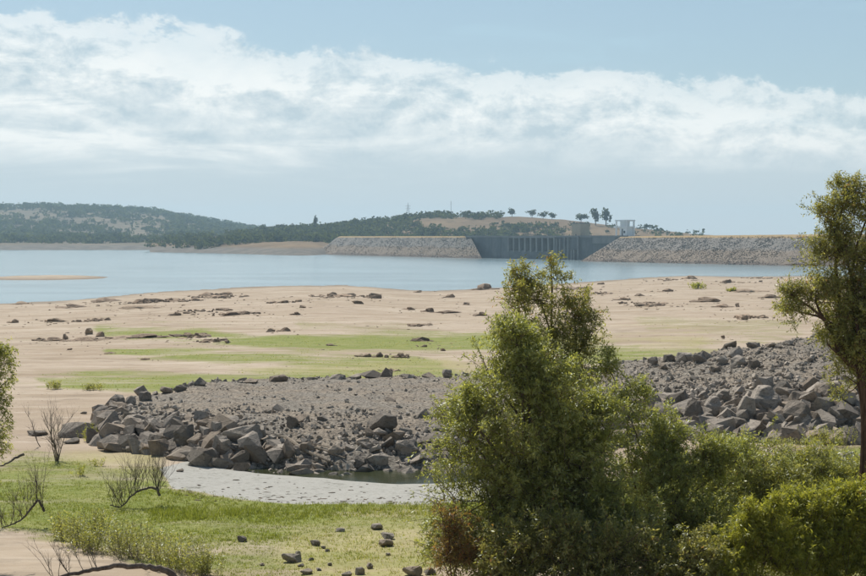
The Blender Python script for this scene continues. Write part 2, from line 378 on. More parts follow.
M['steel'] = mat_plain('dark_gate_steel', (0.055, 0.07, 0.08), .5)
M['white'] = mat_plain('white_paint', (0.86, 0.86, 0.85), .5)
M['pylon'] = mat_plain('galvanised_steel', (0.25, 0.26, 0.27), .5, .3)
M['glass'] = mat_plain('dark_opening', (0.03, 0.035, 0.04), .2)
M['lake'] = mat_water('lake_water', (0.165, 0.22, 0.232), 0.55, 0.16, 0.8)
M['pool'] = mat_water('pool_water', (0.030, 0.034, 0.016), 0.12, 0.06, 3.0, .35)
M['hillA'] = mat_hill('far_hill_grass', (0.13, 0.108, 0.074), (0.175, 0.138, 0.09), (0.075, 0.07, 0.048))
M['hillB'] = mat_hill('near_hill_grass', (0.155, 0.108, 0.064), (0.205, 0.146, 0.085), (0.09, 0.072, 0.045))
M['embank'] = mat_embank()

# ------------------------------------------------------------------ cover masks (what grows or lies where), from the photograph's outlines
GRASS = [[(-300, 470), (0, 466), (30, 448), (75, 460), (120, 466), (158, 466), (172, 480), (240, 489), (300, 493), (445, 492), (900, 440), (1000, 455), (1000, 640), (230, 640),
          (212, 580), (160, 566), (110, 553), (60, 541), (0, 530), (-300, 520)]]
STRIPS = [([(215, 339), (300, 335.5), (400, 337), (500, 337), (640, 346), (640, 351), (500, 352), (390, 352), (300, 347), (250, 343)], 1.0),
          ([(110, 353), (200, 352), (300, 355), (420, 358), (440, 364), (330, 366), (240, 363), (160, 359)], .95),
          ([(40, 381), (90, 377), (160, 374), (300, 372), (440, 369), (470, 378), (240, 385), (150, 391), (90, 388)], .9),
          ([(100, 331), (200, 329), (245, 335), (180, 340), (110, 336)], .9), ([(560, 352), (660, 348), (720, 350), (650, 362), (560, 366)], .8),
          ([(300, 325), (420, 331), (300, 331)], .35), ([(640, 320), (800, 322), (800, 328), (650, 328)], .32), ([(700, 332), (800, 334), (760, 338)], .35)]
DRY = [[(60, 445), (160, 448), (160, 474), (110, 470), (60, 458)], [(230, 366), (450, 352), (480, 372), (250, 384)], [(290, 525), (430, 515), (440, 600), (330, 600), (270, 560)], [(560, 340), (700, 340), (700, 356), (560, 356)]]
MUD = [[(160, 468), (198, 455), (440, 470), (600, 470), (600, 500), (445, 504), (300, 507), (240, 501), (172, 491)]]
def masks(x, y, z):
    px, py = project(x, y, z)
    nz = fbm(x / 5, y / 5, 4); nf = fbm(x / 18., y / 12., 4)
    g = np.zeros(px.shape); front = y > 5
    for P in GRASS: g = np.maximum(g, sstep(-7, 9, sdpoly(px, py, P) + nz * 16) * np.clip(.80 + nf * 1.3, .12, 1))
    for P, a in STRIPS: g = np.maximum(g, a * sstep(-6.0, 4.0, sdpoly(px, py, P) + 1.0 + nf * 10 + nz * 3.0))
    d = np.zeros(px.shape)
    for P in DRY: d = np.maximum(d, .8 * sstep(-12, 16, sdpoly(px, py, P) + nz * 12 + nf * 26))
    gg = np.where(d > .3, g * (1 - .50 * d), g)
    m = np.zeros(px.shape)
    for P in MUD: m = np.maximum(m, sstep(-2, 4, sdpoly(px, py, P) + nz * 5))
    gg = gg * (1 - .9 * m)
    return np.where(front, gg, .3), np.where(front, m, 0), np.where(front, d, .5)

# ------------------------------------------------------------------ ground sheet
def build_ground():
    th = np.concatenate([np.radians(np.linspace(-180, -30, 34)[:-1]), np.radians(np.linspace(-30, -17, 24)[:-1]), np.radians(np.linspace(-17, 17, 430)), np.radians(np.linspace(17, 30, 24)[1:]), np.radians(np.linspace(30, 180, 34)[1:])])
    r = np.concatenate([np.linspace(.6, 30, 26)[:-1], np.geomspace(30, 160, 190)[:-1], np.geomspace(160, 900, 170)[:-1], np.geomspace(900, 6500, 30)])
    R, T = np.meshgrid(r, th, indexing='ij'); x = R * np.sin(T); y = R * np.cos(T)
    z = H0(x, y)
    z = np.where(y > 820, np.minimum(z, -1.6), z)
    # the sandbar standing out of the lake
    bx, by = at(45, 278, 1)[0] * wdist(45, 278, 0), wdist(45, 278, 0)
    bar = 1.0 - ((x - bx) / 30.0) ** 2 - ((y - by) / 36.0) ** 2
    bar = np.where((np.abs(y - by) < 90), bar * 1.3 + fbm(x / 9, y / 9, 3) * .25, -9)
    z = np.maximum(z, np.minimum(bar, 1.1))
    g, m, d = masks(x, y, z)
    me = mesh_np('ground', np.stack([x, y, z], -1).reshape(-1, 3), grid_faces(len(r), len(th))[:, ::-1], None, True)
    a = me.color_attributes.new('cover', 'FLOAT_COLOR', 'POINT')
    a.data.foreach_set('color', np.stack([g, m, d, np.ones_like(g)], -1).astype(np.float32).ravel())
    o = link('ground', me, M['ground']); tag(o, 'bare tan sand of the drained lake bed with green strips', None, None, 'structure')
build_ground()
def sheet(name, pts, z, mat, label):
    me = bpy.data.meshes.new(name); me.from_pydata([(a, b, z) for a, b in pts], [], [list(range(len(pts)))]); me.update()
    return tag(link(name, me, mat), label, None, None, 'structure')
sheet('lake_water', [(-2600, 250), (900, 250), (900, 900), (60, 2300), (60, 3300), (-2600, 3300)], 0.0, M['lake'], 'pale blue lake water below the dam crest')
def build_pool():
    px = np.linspace(186, 620, 60); c = (px - CX) / F
    yf = np.interp(px, _ff[:, 0], _ffY); y1 = yf + 1.6; y0 = yf - 5.0
    pts = [(a * b, b) for a, b in zip(c, y0)] + [(a * b, b) for a, b in zip(c[::-1], y1[::-1])]
    sheet('pool_water', pts, 8.80, M['pool'], 'narrow dark green pool at the foot of the rubble')
build_pool()

# ------------------------------------------------------------------ far hills
def hill_profile(pts, Yr):
    p = np.array(pts, float); return lambda c: np.interp(c, p[:, 0], CAMZ + (HORIZON - p[:, 1]) / F * Yr)
rA = hill_profile([(-900, 222), (-400, 214), (-200, 211), (-100, 208.5), (0, 208.5), (60, 208.5), (120, 210), (160, 214), (200, 221), (240, 229), (280, 233), (330, 236), (500, 239)], 4300)
rB = hill_profile([(150, 240), (180, 239), (200, 237.5), (240, 235.5), (260, 233), (290, 230.5), (330, 229), (370, 225), (400, 220), (440, 216.5), (480, 218), (520, 218), (560, 220), (600, 224), (650, 229), (690, 234), (740, 238), (900, 240)], 2500)
def HA(x, y):
    c = col_of(x, y); top_ = rA(c) + fbm(x / 260, y / 260, 4) * 7
    b0 = 2330 + fbm(c / 60., c * 0, 3) * 60
    z = np.interp((y - b0), [-60, 0, 45, 140, 520, 900], [-2, 0, 5, 9, 14, 17]) + fbm(x / 120, y / 120, 4) * 3 * sstep(60, 300, y - b0)
    t = np.clip((y - 2900) / 1400., 0, 1); z = z + (top_ - 14) * (t * t * (3 - 2 * t)) + fbm(x / 300, y / 300, 4) * 16 * t * (1 - t) * 2
    f = np.clip((y - 4300) / 1400, 0, 1); return z * (1 - f) - 2 * f
def HB(x, y):
    c = col_of(x, y); top_ = rB(c) + fbm(x / 120, y / 120, 4) * 2.5
    b0 = 1880 + fbm(c / 40. + 9, c * 0, 3) * 40 - 240 * np.exp(-((c - 300) / 40.) ** 2) - 110 * np.exp(-((c - 245) / 30.) ** 2)
    z = np.interp(y - b0, [-60, 0, 40, 120, 260], [-2, 0, 4, 9, 14]) + fbm(x / 60, y / 60, 4) * 2 * sstep(0, 150, y - b0)
    t = np.clip((y - 2080) / 420., 0, 1); z = z + (top_ - 14) * (t * t * (3 - 2 * t))
    z = np.where((c < 215), z - (215 - c) * .10 * np.clip(1 - t, 0, 1), z)
    f = np.clip((y - 2500) / 500, 0, 1); return z * (1 - f) - 2 * f
def build_hill(name, fn, c0, c1, y0, y1, nc, nr, mat, label):
    c = np.linspace(c0, c1, nc); y = np.linspace(y0, y1, nr); C, Y = np.meshgrid(c, y)
    x = (C - CX) / F * Y; z = fn(x, Y)
    me = mesh_np(name, np.stack([x, Y, z], -1).reshape(-1, 3), grid_faces(nr, nc), None, True)
    tag(link(name, me, mat), label, None, None, 'structure')
build_hill('hill', HA, -900, 520, 2240, 5700, 260, 110, M['hillA'], 'long hazy wooded ridge beyond the far shore')
build_hill('hill', HB, 150, 900, 1540, 3000, 300, 120, M['hillB'], 'dry golden hill with dark oaks behind the dam')

# leaf-clump crowns for the far trees
def clump_proto(seed, n=34, tall=1.0):
    g = np.random.default_rng(seed)
    lob = g.normal(0, .32, (4, 3)) * [1, 1, .6 * tall] + [0, 0, .55]
    c = lob[g.integers(0, 4, n)] + g.normal(0, .22, (n, 3)) * [1, 1, .8 * tall]
    c[:, 2] = np.clip(c[:, 2], .06, None)
    d = g.normal(0, 1, (n, 3)); d /= np.linalg.norm(d, axis=1)[:, None]; e = np.cross(d, g.normal(0, 1, (n, 3))); e /= np.linalg.norm(e, axis=1)[:, None]
    s = g.uniform(.12, .24, (n, 1))
    V = np.stack([c - d * s, c + e * s, c + d * s, c - e * s], 1).reshape(-1, 3)
    Fq = np.arange(4 * n).reshape(n, 4); return V, Fq
CL = [clump_proto(100 + i) for i in range(8)]
def woodland(name, fn, n, c0, c1, y0, y1, size, keep, label):
    s = Soup(); g = np.random.default_rng(5)
    c = g.uniform(c0, c1, n); y = g.uniform(y0, y1, n); x = (c - CX) / F * y; z = fn(x, y)
    px, py = project(x, y, z); k = (g.random(n) < keep(c, py, x, y)) & (z > 4.5)
    for X_, Y_, Z_ in zip(x[k], y[k], z[k]):
        V, Fq = CL[g.integers(0, 8)]; h = size * g.uniform(.65, 1.25); a = g.uniform(0, 6.28)
        ca, sa = math.cos(a), math.sin(a); W = V @ np.array([[ca, sa, 0], [-sa, ca, 0], [0, 0, 1]]) * [h * 1.05, h * 1.05, h]
        s.add(W + [X_, Y_, Z_ - .3], Fq, g.uniform(0, 1))
    tag(link(name, s.mesh(name), M['oak']), label, None, None, 'stuff')
def keepA(c, py, x, y):
    n = fbm(x / 170, y / 170, 4); d = sstep(-.22, .18, n + .14 * sstep(3300, 4200, y)); d = d * .95
    band = sstep(2460, 2500, y) * (1 - sstep(2800, 2880, y)) * np.where(c < 140, 1, .45)
    return np.maximum(d * sstep(2480, 2600, y), band * sstep(-.25, 0, n + .1))
def keepB(c, py, x, y):
    n = fbm(x / 60, y / 60, 4)
    d = np.interp(c, [150, 200, 240, 400, 430, 490, 520, 565, 600, 700], [.15, .3, .85, .9, .62, .60, .55, .22, .04, .02])
    low = sstep(225, 231, py); gold = np.exp(-((c - 462) / 30) ** 2 - ((py - 225) / 8.) ** 2); gold2 = np.exp(-((c - 222) / 16) ** 2 - ((py - 239) / 4.) ** 2)
    d = np.where((c > 492) & (py < 227), d * .05, d)
    rid = np.where((py < 219.5) & (c > 412) & (c < 500), .8, 0)
    return np.clip(np.maximum(d, rid) * sstep(-.40, .0, n + .12 * low + .3 * rid) - 1.1 * gold - .8 * gold2, 0, 1)
woodland('far_woodland', HA, 8000, -300, 420, 2400, 4500, 11.5, keepA, 'dark oak woodland scattered over the distant ridge')
woodland('hillside_woodland', HB, 6500, 150, 700, 1930, 2560, 8.5, keepB, 'dark oak woodland on the hill behind the dam')

# single oaks that can be told apart on the skyline
def oak(px, py_top, py_bot, wpx, Y, label):
    b = at(px, py_bot, Y); h = (py_bot - py_top) / F * Y; wd = wpx / F * Y
    gz = float(HB(np.array([b[0]]), np.array([Y]))[0]) if Y < 2590 else float(HA(np.array([b[0]]), np.array([Y]))[0])
    h = h + max(b[2] - gz, 0) * 1.0; base = np.array([b[0], Y, gz - .4])
    o = empty('oak_tree', base, label, 'tree', 'single oaks on the hills')
    g = np.random.default_rng(int(px * 7)); s = Soup()
    for k in range(5):
        V, Fq = clump_proto(int(px) * 5 + k, 60, 1.2)
        off = np.array([g.normal(0, .14) * wd, g.normal(0, .14) * wd, h * (.30 + .1 * k)])
        s.add(V * [wd * .55, wd * .55, h * .42] + off, Fq, g.uniform(.1, .8))
    link('crown', s.mesh('crown'), M['oak'], o)
    t = Soup(); t.tube([(0, 0, -.5), (.1, 0, h * .25), (-.1, 0, h * .55)], .045 * h, .02 * h, 6)
    for a in range(3): t.tube([(0, 0, h * .25), (math.cos(a * 2.1) * wd * .2, math.sin(a * 2.1) * wd * .2, h * .5)], .02 * h, .008 * h, 5)
    link('trunk', t.mesh('trunk'), M['bark'], o)
for a in [(512, 212.5, 220, 7, 2480, 'small round oak, leftmost of the lone trees on the golden ridge'),
          (532, 212, 219, 7, 2480, 'round lone oak standing clear on the skyline, second of the ridge trees'),
          (543, 213.5, 220, 7, 2480, 'compact oak beside the round lone oak on the skyline, third ridge tree'),
          (552, 215, 221, 7, 2470, 'low bushy oak on the ridge, fourth of the lone ridge trees'),
          (581, 215, 223, 12, 2440, 'wide low oak clump on the ridge above the tan concrete block'),
          (595.5, 210.5, 223, 8, 2400, 'tall tree, the one farther from the white tower of two tall ridge trees'),
          (606, 210, 224, 8, 2400, 'tall tree next to the white tower, nearer of two tall ridge trees'),
          (432, 229, 236.5, 9, 2120, 'dark oak at the hill foot below the open golden slope'),
          (422, 231, 236.5, 7, 2120, 'smaller dark oak beside another at the hill foot behind the dam'),
          (315, 218, 229, 4, 2450, 'thin pointed tree rising above the wooded ridge line'),
          (181, 230.5, 238, 7, 2900, 'round oak on the far shore slope, middle of three'),
          (189, 231, 238, 6, 2900, 'round oak on the far shore slope, nearest of three to the dam'),
          (168, 232.5, 239.5, 8, 2850, 'round oak on the far shore slope, farthest of three from the dam'),
          (647, 227, 231.5, 8, 2440, 'low oak on the bare ridge past the white tower')]: oak(*a)

# pylons
def pylon(px, py_top, py_bot, Y, wpx, label, mast=False):
    b = at(px, py_bot, Y); gz = float(HB(np.array([b[0]]), np.array([Y]))[0]); top_ = at(px, py_top, Y)[2]; h = top_ - gz
    o = empty('power_pylon' if not mast else 'radio_mast', (b[0], Y, gz - .3), label, 'pylon' if not mast else 'mast'); wd = wpx / F * Y / 2
    s = Soup()
    if mast:
        s.tube([(0, 0, 0), (0, 0, h)], .45, .2, 6); link('pole', s.mesh('pole'), M['pylon'], o)
        
        for q, f_ in ((1.6, .8), (1.2, .9)): s = Soup(); s.tube([(-q, 0, h * f_), (q, 0, h * f_)], .15, .15, 5); link('crossarm', s.mesh('crossarm'), M['pylon'], o)
        return
    for sx_ in (-1, 1):
        for sy_ in (-1, 1):
            q = Soup(); q.tube([(sx_ * wd, sy_ * wd, 0), (sx_ * wd * .22, sy_ * wd * .22, h * .72), (0, 0, h)], .28, .12, 4); link('leg', q.mesh('leg'), M['pylon'], o)
    for i in range(7):
        z0, z1 = h * i / 8, h * (i + 1) / 8; w0, w1 = wd * (1 - .78 * i / 6), wd * (1 - .78 * min(i + 1, 6) / 6)
        for sy_ in (-1, 1):
            s.tube([(-w0, sy_ * w0, z0), (w1, sy_ * w1, z1)], .12, .12, 4); s.tube([(w0, sy_ * w0, z0), (-w1, sy_ * w1, z1)], .12, .12, 4)
    link('bracing', s.mesh('bracing'), M['pylon'], o)
    for f_ in (.66, .8):
        q = Soup(); q.tube([(-wd * 1.1, 0, h * f_), (0, 0, h * f_ + .5), (wd * 1.1, 0, h * f_)], .2, .2, 4); link('crossarm', q.mesh('crossarm'), M['pylon'], o)
pylon(408, 202.5, 219, 2480, 5, 'lattice power pylon on the wooded hilltop')
pylon(451, 200.5, 216, 2480, 3, 'slim mast on the golden hilltop right of the pylon', True)

# ------------------------------------------------------------------ the dam
DX, DY = 0.5519, -0.8339; NX, NY = -0.8339, -0.5519; P0 = np.array([45.0, 1430.0])
def dp(t, u, z): return (P0[0] + DX * t + NX * u, P0[1] + DY * t + NY * u, z)
def t_of(px):
    a = (px - CX) / F; return (P0[1] * a - P0[0]) / (DX - DY * a)
def dbox(s, t0, t1, u0, u1, z0, z1, tint=.5):
    s.box([dp(t0, u0, z0), dp(t1, u0, z0), dp(t1, u1, z0), dp(t0, u1, z0), dp(t0, u0, z1), dp(t1, u0, z1), dp(t1, u1, z1), dp(t0, u1, z1)], tint)
def part(name, mat, parent, *boxes, sub=None):
    s = Soup()
    for b in boxes: dbox(s, *b)
    me = s.mesh(name); me.vertices.foreach_set('co', (np.concatenate(s.V) - np.array(parent.location)).astype(np.float32).ravel())
    return link(name, me, mat, sub or parent)
CZ = 20.6
dam = empty('concrete_dam', dp(80, 0, 0), 'grey concrete gravity dam with spillway gates between two rock embankments', 'dam')
tg0, tg1 = t_of(510), t_of(556)
g = np.random.default_rng(3)
edges = list(np.linspace(-24, tg0, 6)); 
for a, b in zip(edges[:-1], edges[1:]): part('wall_block', M['concrete'], dam, (a + .12, b - .12, -13, g.uniform(-.15, .15), -4, CZ - .9))
edges = list(np.linspace(tg1, 214, 8))
for a, b in zip(edges[:-1], edges[1:]): part('wall_block', M['concrete'], dam, (a + .12, b - .12, -13, g.uniform(-.15, .15), -4, CZ - .9))
part('spillway_sill', M['concrete'], dam, (tg0, tg1, -14, 1.2, -4, 7.6))
nb = 8; bw = (tg1 - tg0) / nb
for i in range(nb + 1): part('pier', M['concrete2'], dam, (tg0 + i * bw - 1.1, tg0 + i * bw + 1.1, -13, 2.4, 6.5, CZ - 1.5))
for i in range(nb):
    gt = part('spillway_gate', M['steel'], dam, (tg0 + i * bw + 1.12, tg0 + (i + 1) * bw - 1.12, -4.5, -3.6, 7.6, 17.8))
    for zz_ in (10.4, 14.2): part('gate_beam', M['steel'], dam, (tg0 + i * bw + 1.12, tg0 + (i + 1) * bw - 1.12, -3.6, -3.0, zz_, zz_ + .5), sub=gt)
part('bridge_deck', M['concrete2'], dam, (tg0 - 1, tg1 + 1, -12, 3.0, CZ - 1.5, CZ - .55))
part('road', M['concrete2'], dam, (-24, 214, -12.5, .9, CZ - .9, CZ - .5))
part('parapet', M['concrete2'], dam, (-24, 214, .35, .9, CZ - .5, CZ + .7)); part('parapet', M['concrete2'], dam, (-24, 214, -12.5, -12.0, CZ - .5, CZ + .7))
for px, zt in ((558, CZ - 2), (561.5, CZ - 2), (566, CZ - .9), (569.5, CZ - .9), (573, 9.0), (575.5, 9.0), (579.5, CZ + .5)):
    t = t_of(px); part('buttress_rib', M['concrete2'], dam, (t - .7, t + .7, -.5, 2.2, -4, zt))
part('intake_recess', M['steel'], dam, (t_of(560), t_of(570), -.5, 1.2, 3, 7.5))
part('upper_wall_panel', M['concrete2'], dam, (t_of(593), t_of(616), -.5, .9, 14.5, CZ - 1))
for px in (488, 531, 548, 590):
    t = t_of(px); q = Soup(); q.tube([dp(t, .6, CZ), dp(t, .6, CZ + 7.5)], .16, .1, 5); q.tube([dp(t, .6, CZ + 7.4), dp(t, -1.6, CZ + 7.7)], .1, .08, 5)
    me = q.mesh('lamp_post'); me.vertices.foreach_set('co', (np.concatenate(q.V) - np.array(dam.location)).astype(np.float32).ravel()); link('lamp_post', me, M['pylon'], dam)
# tan concrete block and white tower on the crest
ta, tb = t_of(566.5), t_of(576.5); blk = empty('elevator_tower', dp((ta + tb) / 2, -9, CZ - .6), 'tan windowless concrete block standing on the dam crest', 'building')
part('wall', M['tan'], blk, (ta, tb - 2, -16, -6, CZ - .6, CZ + 11)); part('roof', M['concrete2'], blk, (ta - .4, tb - 1.6, -16.4, -5.6, CZ + 11, CZ + 11.6))
part('door', M['steel'], blk, (ta + 5, ta + 6.2, -6, -5.9, CZ - .5, CZ + 1.9))
tcx = t_of(619.5); TW = empty('gate_tower', dp(tcx, -6, CZ - .6), 'white two-storey hoist tower at the junction of dam and rock embankment', 'tower')
zb = CZ - .6
for du in (-4, 4):
    for dt in (-6.5, -1, 6.5): part('column', M['white'], TW, (tcx + dt - .55, tcx + dt + .55, -6 + du - .55, -6 + du + .55, zb, zb + 8.2 + (5 if abs(dt) > 2 else 0)))
part('floor_slab', M['white'], TW, (tcx - 7.2, tcx + 7.2, -11, -1, zb + 8.2, zb + 9.0)); part('floor_slab', M['white'], TW, (tcx - 7.2, tcx + 7.2, -11, -1, zb + .2, zb + 1.2))
part('wall', M['white'], TW, (tcx - .4, tcx + 5.9, -9.4, -2.0, zb + 1.2, zb + 8.2)); part('roof', M['white'], TW, (tcx - 7.2, tcx + 7.2, -11, -1, zb + 13.2, zb + 14.4))
part('hoist_house', M['white'], TW, (tcx - 3.5, tcx + 3.0, -8.5, -3.5, zb + 9.0, zb + 13.2))
part('window', M['glass'], TW, (tcx + 2.6, tcx + 4.8, -2.0, -1.93, zb + 3.2, zb + 5.2)); part('door', M['glass'], TW, (tcx + .6, tcx + 1.9, -2.0, -1.93, zb + 1.2, zb + 6.8))
part('window', M['glass'], TW, (tcx - 5.2, tcx - 3.6, -9.0, -8.9, zb + 2, zb + 6)); part('rear_panel', M['white'], TW, (tcx - 6, tcx - .4, -9.6, -9.0, zb + 1.2, zb + 8.2))
part('outrigger_platform', M['white'], TW, (tcx - 12, tcx - 7.2, -7, -3.5, zb + 7.6, zb + 9.2))

# embankments: sloping rock faces with real stones
def hull(seed, n=12, sc=(1, 1, 1), boxy=.6):
    g = np.random.default_rng(seed); bm = bmesh.new()
    p = g.normal(0, 1, (n, 3)); p /= np.linalg.norm(p, axis=1)[:, None]
    q = p / np.max(np.abs(p), axis=1)[:, None]; p = (p * (1 - boxy) + q * boxy) * g.uniform(.75, 1.0, (n, 1)) * np.array(sc)
    for v in p: bm.verts.new(v)
    r = bmesh.ops.convex_hull(bm, input=bm.verts[:]); bmesh.ops.delete(bm, geom=list({e for e in r['geom_interior'] + r['geom_unused'] if isinstance(e, bmesh.types.BMVert)}), context='VERTS')
    bmesh.ops.triangulate(bm, faces=bm.faces[:]); bm.verts.index_update()
    V = np.array([v.co[:] for v in bm.verts]); Fq = np.array([[v.index for v in f.verts] for f in bm.faces]); bm.free(); return V, Fq
SMALL = [hull(i, 10) for i in range(14)]
def rot_rand(g):
    q = g.normal(0, 1, 4); q /= np.linalg.norm(q); a, b, c, d = q
    return np.array([[1 - 2 * (c * c + d * d), 2 * (b * c - a * d), 2 * (b * d + a * c)], [2 * (b * c + a * d), 1 - 2 * (b * b + d * d), 2 * (c * d - a * b)], [2 * (b * d - a * c), 2 * (c * d + a * b), 1 - 2 * (b * b + c * c)]])
def embankment(name, label, crest, toe, zc, nstones, size, wrap, stone_range=(0, 1)):
    crest = np.array(crest, float); toe = np.array(toe, float)
    o = empty(name, (*crest[0], 0), label, 'embankment')
    nt_, nu = 180, 16; s_ = np.linspace(0, 1, nt_)
    cc = crest[0] + (crest[1] - crest[0]) * s_[:, None]; tt = toe[0] + (toe[1] - toe[0]) * s_[:, None]
    taper = lambda a: 1 - wrap * sstep(.84, 1.0, np.asarray(a, float)); zcr = (zc[0] + (zc[1] - zc[0]) * s_) * taper(s_)
    back = (cc - tt) / np.linalg.norm(cc - tt, axis=1)[:, None]
    rows = []
    fr = np.concatenate([[-.55, -.22], np.linspace(-.20, 1.06, nu - 2)])
    for f in fr:
        p = cc + (tt - cc) * f; z = np.where(f < -.4, -2, np.where(f < 0, zcr, zcr * (1 - f)))
        rows.append(np.column_stack([p, np.broadcast_to(z, (nt_,)) + fbm(p[:, 0] / 6, p[:, 1] / 6, 3) * (.5 if f > .03 else .12)]))
    V = np.array(rows).reshape(-1, 3)
    F_ = grid_faces(len(fr), nt_)
    me = mesh_np('bank', V - np.array([*crest[0], 0]), F_, np.full(len(V), .4), False)
    link('bank', me, M['embank'], o)
    g = np.random.default_rng(8); S = Soup()
    for i in range(nstones):
        a = g.uniform(*stone_range); f = g.uniform(.06, 1.03); c0 = crest[0] + (crest[1] - crest[0]) * a; t0 = toe[0] + (toe[1] - toe[0]) * a
        p = c0 + (t0 - c0) * f; z = (zc[0] + (zc[1] - zc[0]) * a) * float(taper(a)) * (1 - f)
        V, Fq = SMALL[g.integers(0, 14)]; k = size * g.uniform(.5, 1.25) * (1.0 if f < .6 else .8)
        W = (V * g.uniform(.7, 1.2, 3)) @ rot_rand(g).T * k * .5
        S.add(W + [p[0] - crest[0][0], p[1] - crest[0][1], z - .12 * k], Fq, g.uniform(.2, .9))
    tag(link('riprap_stones', S.mesh('riprap_stones'), M['embank'], o), kind='stuff')
    q = Soup()                                            # the end of the bank, closed by a rough triangular face
    e = np.array([[*cc[0], zcr[0]], [*tt[0], 0], [*(tt[0] - back[0] * -4 + 0), -2], [*(cc[0] + back[0] * 10), -2], [*(cc[0] + back[0] * 10), zcr[0]]]) - np.array([*crest[0], 0])
    me = bpy.data.meshes.new('bank_end'); me.from_pydata([tuple(v) for v in e], [], [[0, 1, 2, 3, 4]]); me.update(); link('bank_end', me, M['embank'], o)
def P2(px, Y): return ((px - CX) / F * Y, Y)
cR0 = dp(205, 0, 0)[:2]; cR1 = dp(860, 0, 0)[:2]; tR0 = dp(205, 44, 0)[:2]; tR1 = dp(860, 44, 0)[:2]
embankment('rock_embankment', 'long grey riprap embankment reaching from the white tower behind the willow tree', (cR0, cR1), (tR0, tR1), (20.6, 24.6), 15000, 1.35, 0, (0, .55))
embankment('rock_embankment', 'lower tan and grey rock embankment on the wooded hill side of the dam', (P2(470, 1446), P2(322, 1800)), (P2(482, 1392), P2(322, 1716)), (20.8, 20.8), 6500, 1.25, .62, (0, 1))

# ------------------------------------------------------------------ rocks near and on the beach
def stone_mesh(seed, n, boxy, bev):
    V, Fq = hull(seed, n, (1, 1, 1), boxy); bm = bmesh.new()
    vs = [bm.verts.new(v) for v in V]
    for f in Fq: bm.faces.new([vs[i] for i in f])
    bmesh.ops.dissolve_limit(bm, angle_limit=math.radians(16), verts=bm.verts[:], edges=bm.edges[:])
    if bev: bmesh.ops.bevel(bm, geom=bm.edges[:], offset=bev, segments=1, affect='EDGES', clamp_overlap=True)
    if bev:
        bmesh.ops.triangulate(bm, faces=bm.faces[:]); bmesh.ops.subdivide_edges(bm, edges=[e for e in bm.edges if e.calc_length() > .35], cuts=1)
        for v in bm.verts: v.co += v.co.normalized() * (mnoise.noise(v.co * 2.1 + Vector((seed, 0, 0))) * .13 + mnoise.noise(v.co * 5.5 + Vector((0, seed, 0))) * .06)
    me = bpy.data.meshes.new('boulder'); bm.to_mesh(me); bm.free()
    a = me.attributes.new('tint', 'FLOAT', 'POINT'); a.data.foreach_set('value', np.full(len(me.vertices), .5, np.float32))
    return me
def norm_box(me):                        # unit bounding box centred in x, y with its bottom at z = 0
    n = len(me.vertices); c = np.zeros(n * 3, np.float32); me.vertices.foreach_get('co', c); c = c.reshape(-1, 3)
    lo, hi = c.min(0), c.max(0); c = (c - (lo + hi) / 2) / (hi - lo); c[:, 2] += .5
    me.vertices.foreach_set('co', c.ravel()); me.update(); return me
BLOCKS = [norm_box(stone_mesh(300 + i, 16 + i % 7, .80, .06)) for i in range(12)]
for b in BLOCKS: b.materials.append(M['riprap'])
STONES = [norm_box(stone_mesh(400 + i, 13, .7, 0)) for i in range(10)]
for b in STONES: b.materials.append(M['riprap'])
_bi = [0]
def boulder(px, py, wp, hp, use=H, name='boulder', rot=None, sink=.18, depth=None):
    p = ground(px, py, use); k = p[1] / F; wd, h = wp * k, hp * k
    g = np.random.default_rng(int(px * 31 + py * 17)); _bi[0] += 1
    o = bpy.data.objects.new(name, BLOCKS[int(g.integers(0, 12))]); COL.objects.link(o)
    dpt = depth or wd * g.uniform(.7, 1.0)
    hh = h * .95 / (1 - sink)
    o.location = (p[0], p[1] + dpt * .35, p[2] - hh * sink); o.scale = (wd, dpt, hh)
    o.rotation_euler = (g.uniform(-.12, .12), g.uniform(-.2, .2), g.uniform(-.35, .35)) if rot is None else rot
    return o
def row_labels(items, fmt, cat, group):
    items.sort(key=lambda t: t[0])
    for i, (px, o, adj) in enumerate(items): tag(o, fmt.format(adj=adj, n=ORD[min(i, len(ORD) - 1)]), cat, group)
def adj_of(wp, hp):
    return ('large' if wp * hp > 380 else 'mid-sized' if wp * hp > 170 else 'small') + (' flat' if wp > 2.3 * hp else ' blocky' if hp > .75 * wp else ' angular')
LF = [(108, 434, 26, 23), (116, 443, 16, 8), (116, 434, 16, 13), (132, 433, 19, 17), (133, 446, 19, 12), (159, 452, 26, 24), (182, 450, 23, 28), (195, 449, 15, 16), (218, 456, 18, 21), (200, 457, 25, 10), (242, 446, 42, 20),
      (145, 432, 18, 12), (172, 428, 20, 12), (205, 432, 22, 14), (228, 428, 20, 12), (291, 428, 13, 12), (337, 456, 17, 12), (364, 449, 17, 7), (369, 465, 18, 11), (383, 431, 29, 19), (379, 438, 19, 10), (405, 454, 25, 16), (300, 452, 16, 9), (270, 444, 14, 9)]
row_labels([(a[0], boulder(*a), adj_of(a[2], a[3])) for a in LF], '{adj} grey boulder facing the pool in the rubble bank, {n} from left', 'boulder', 'boulders in the left rubble bank')
LR = [(199, 386, 13, 9), (145, 400, 13, 9), (130, 405, 12, 9), (118, 407, 14, 10), (165, 394, 14, 7), (180, 391, 12, 7), (250, 383, 16, 5), (279, 382, 20, 7), (312, 381, 12, 4), (337, 380, 17, 6), (355, 379, 13, 5), (372, 379, 26, 9), (387, 377, 13, 10), (408, 379, 16, 5), (428, 378, 14, 6), (447, 378, 11, 9)]
row_labels([(a[0], boulder(*a), adj_of(a[2], a[3])) for a in LR], '{adj} dark boulder along the rear edge of the gravel plateau, {n} from left', 'boulder', 'boulders along the plateau edge')
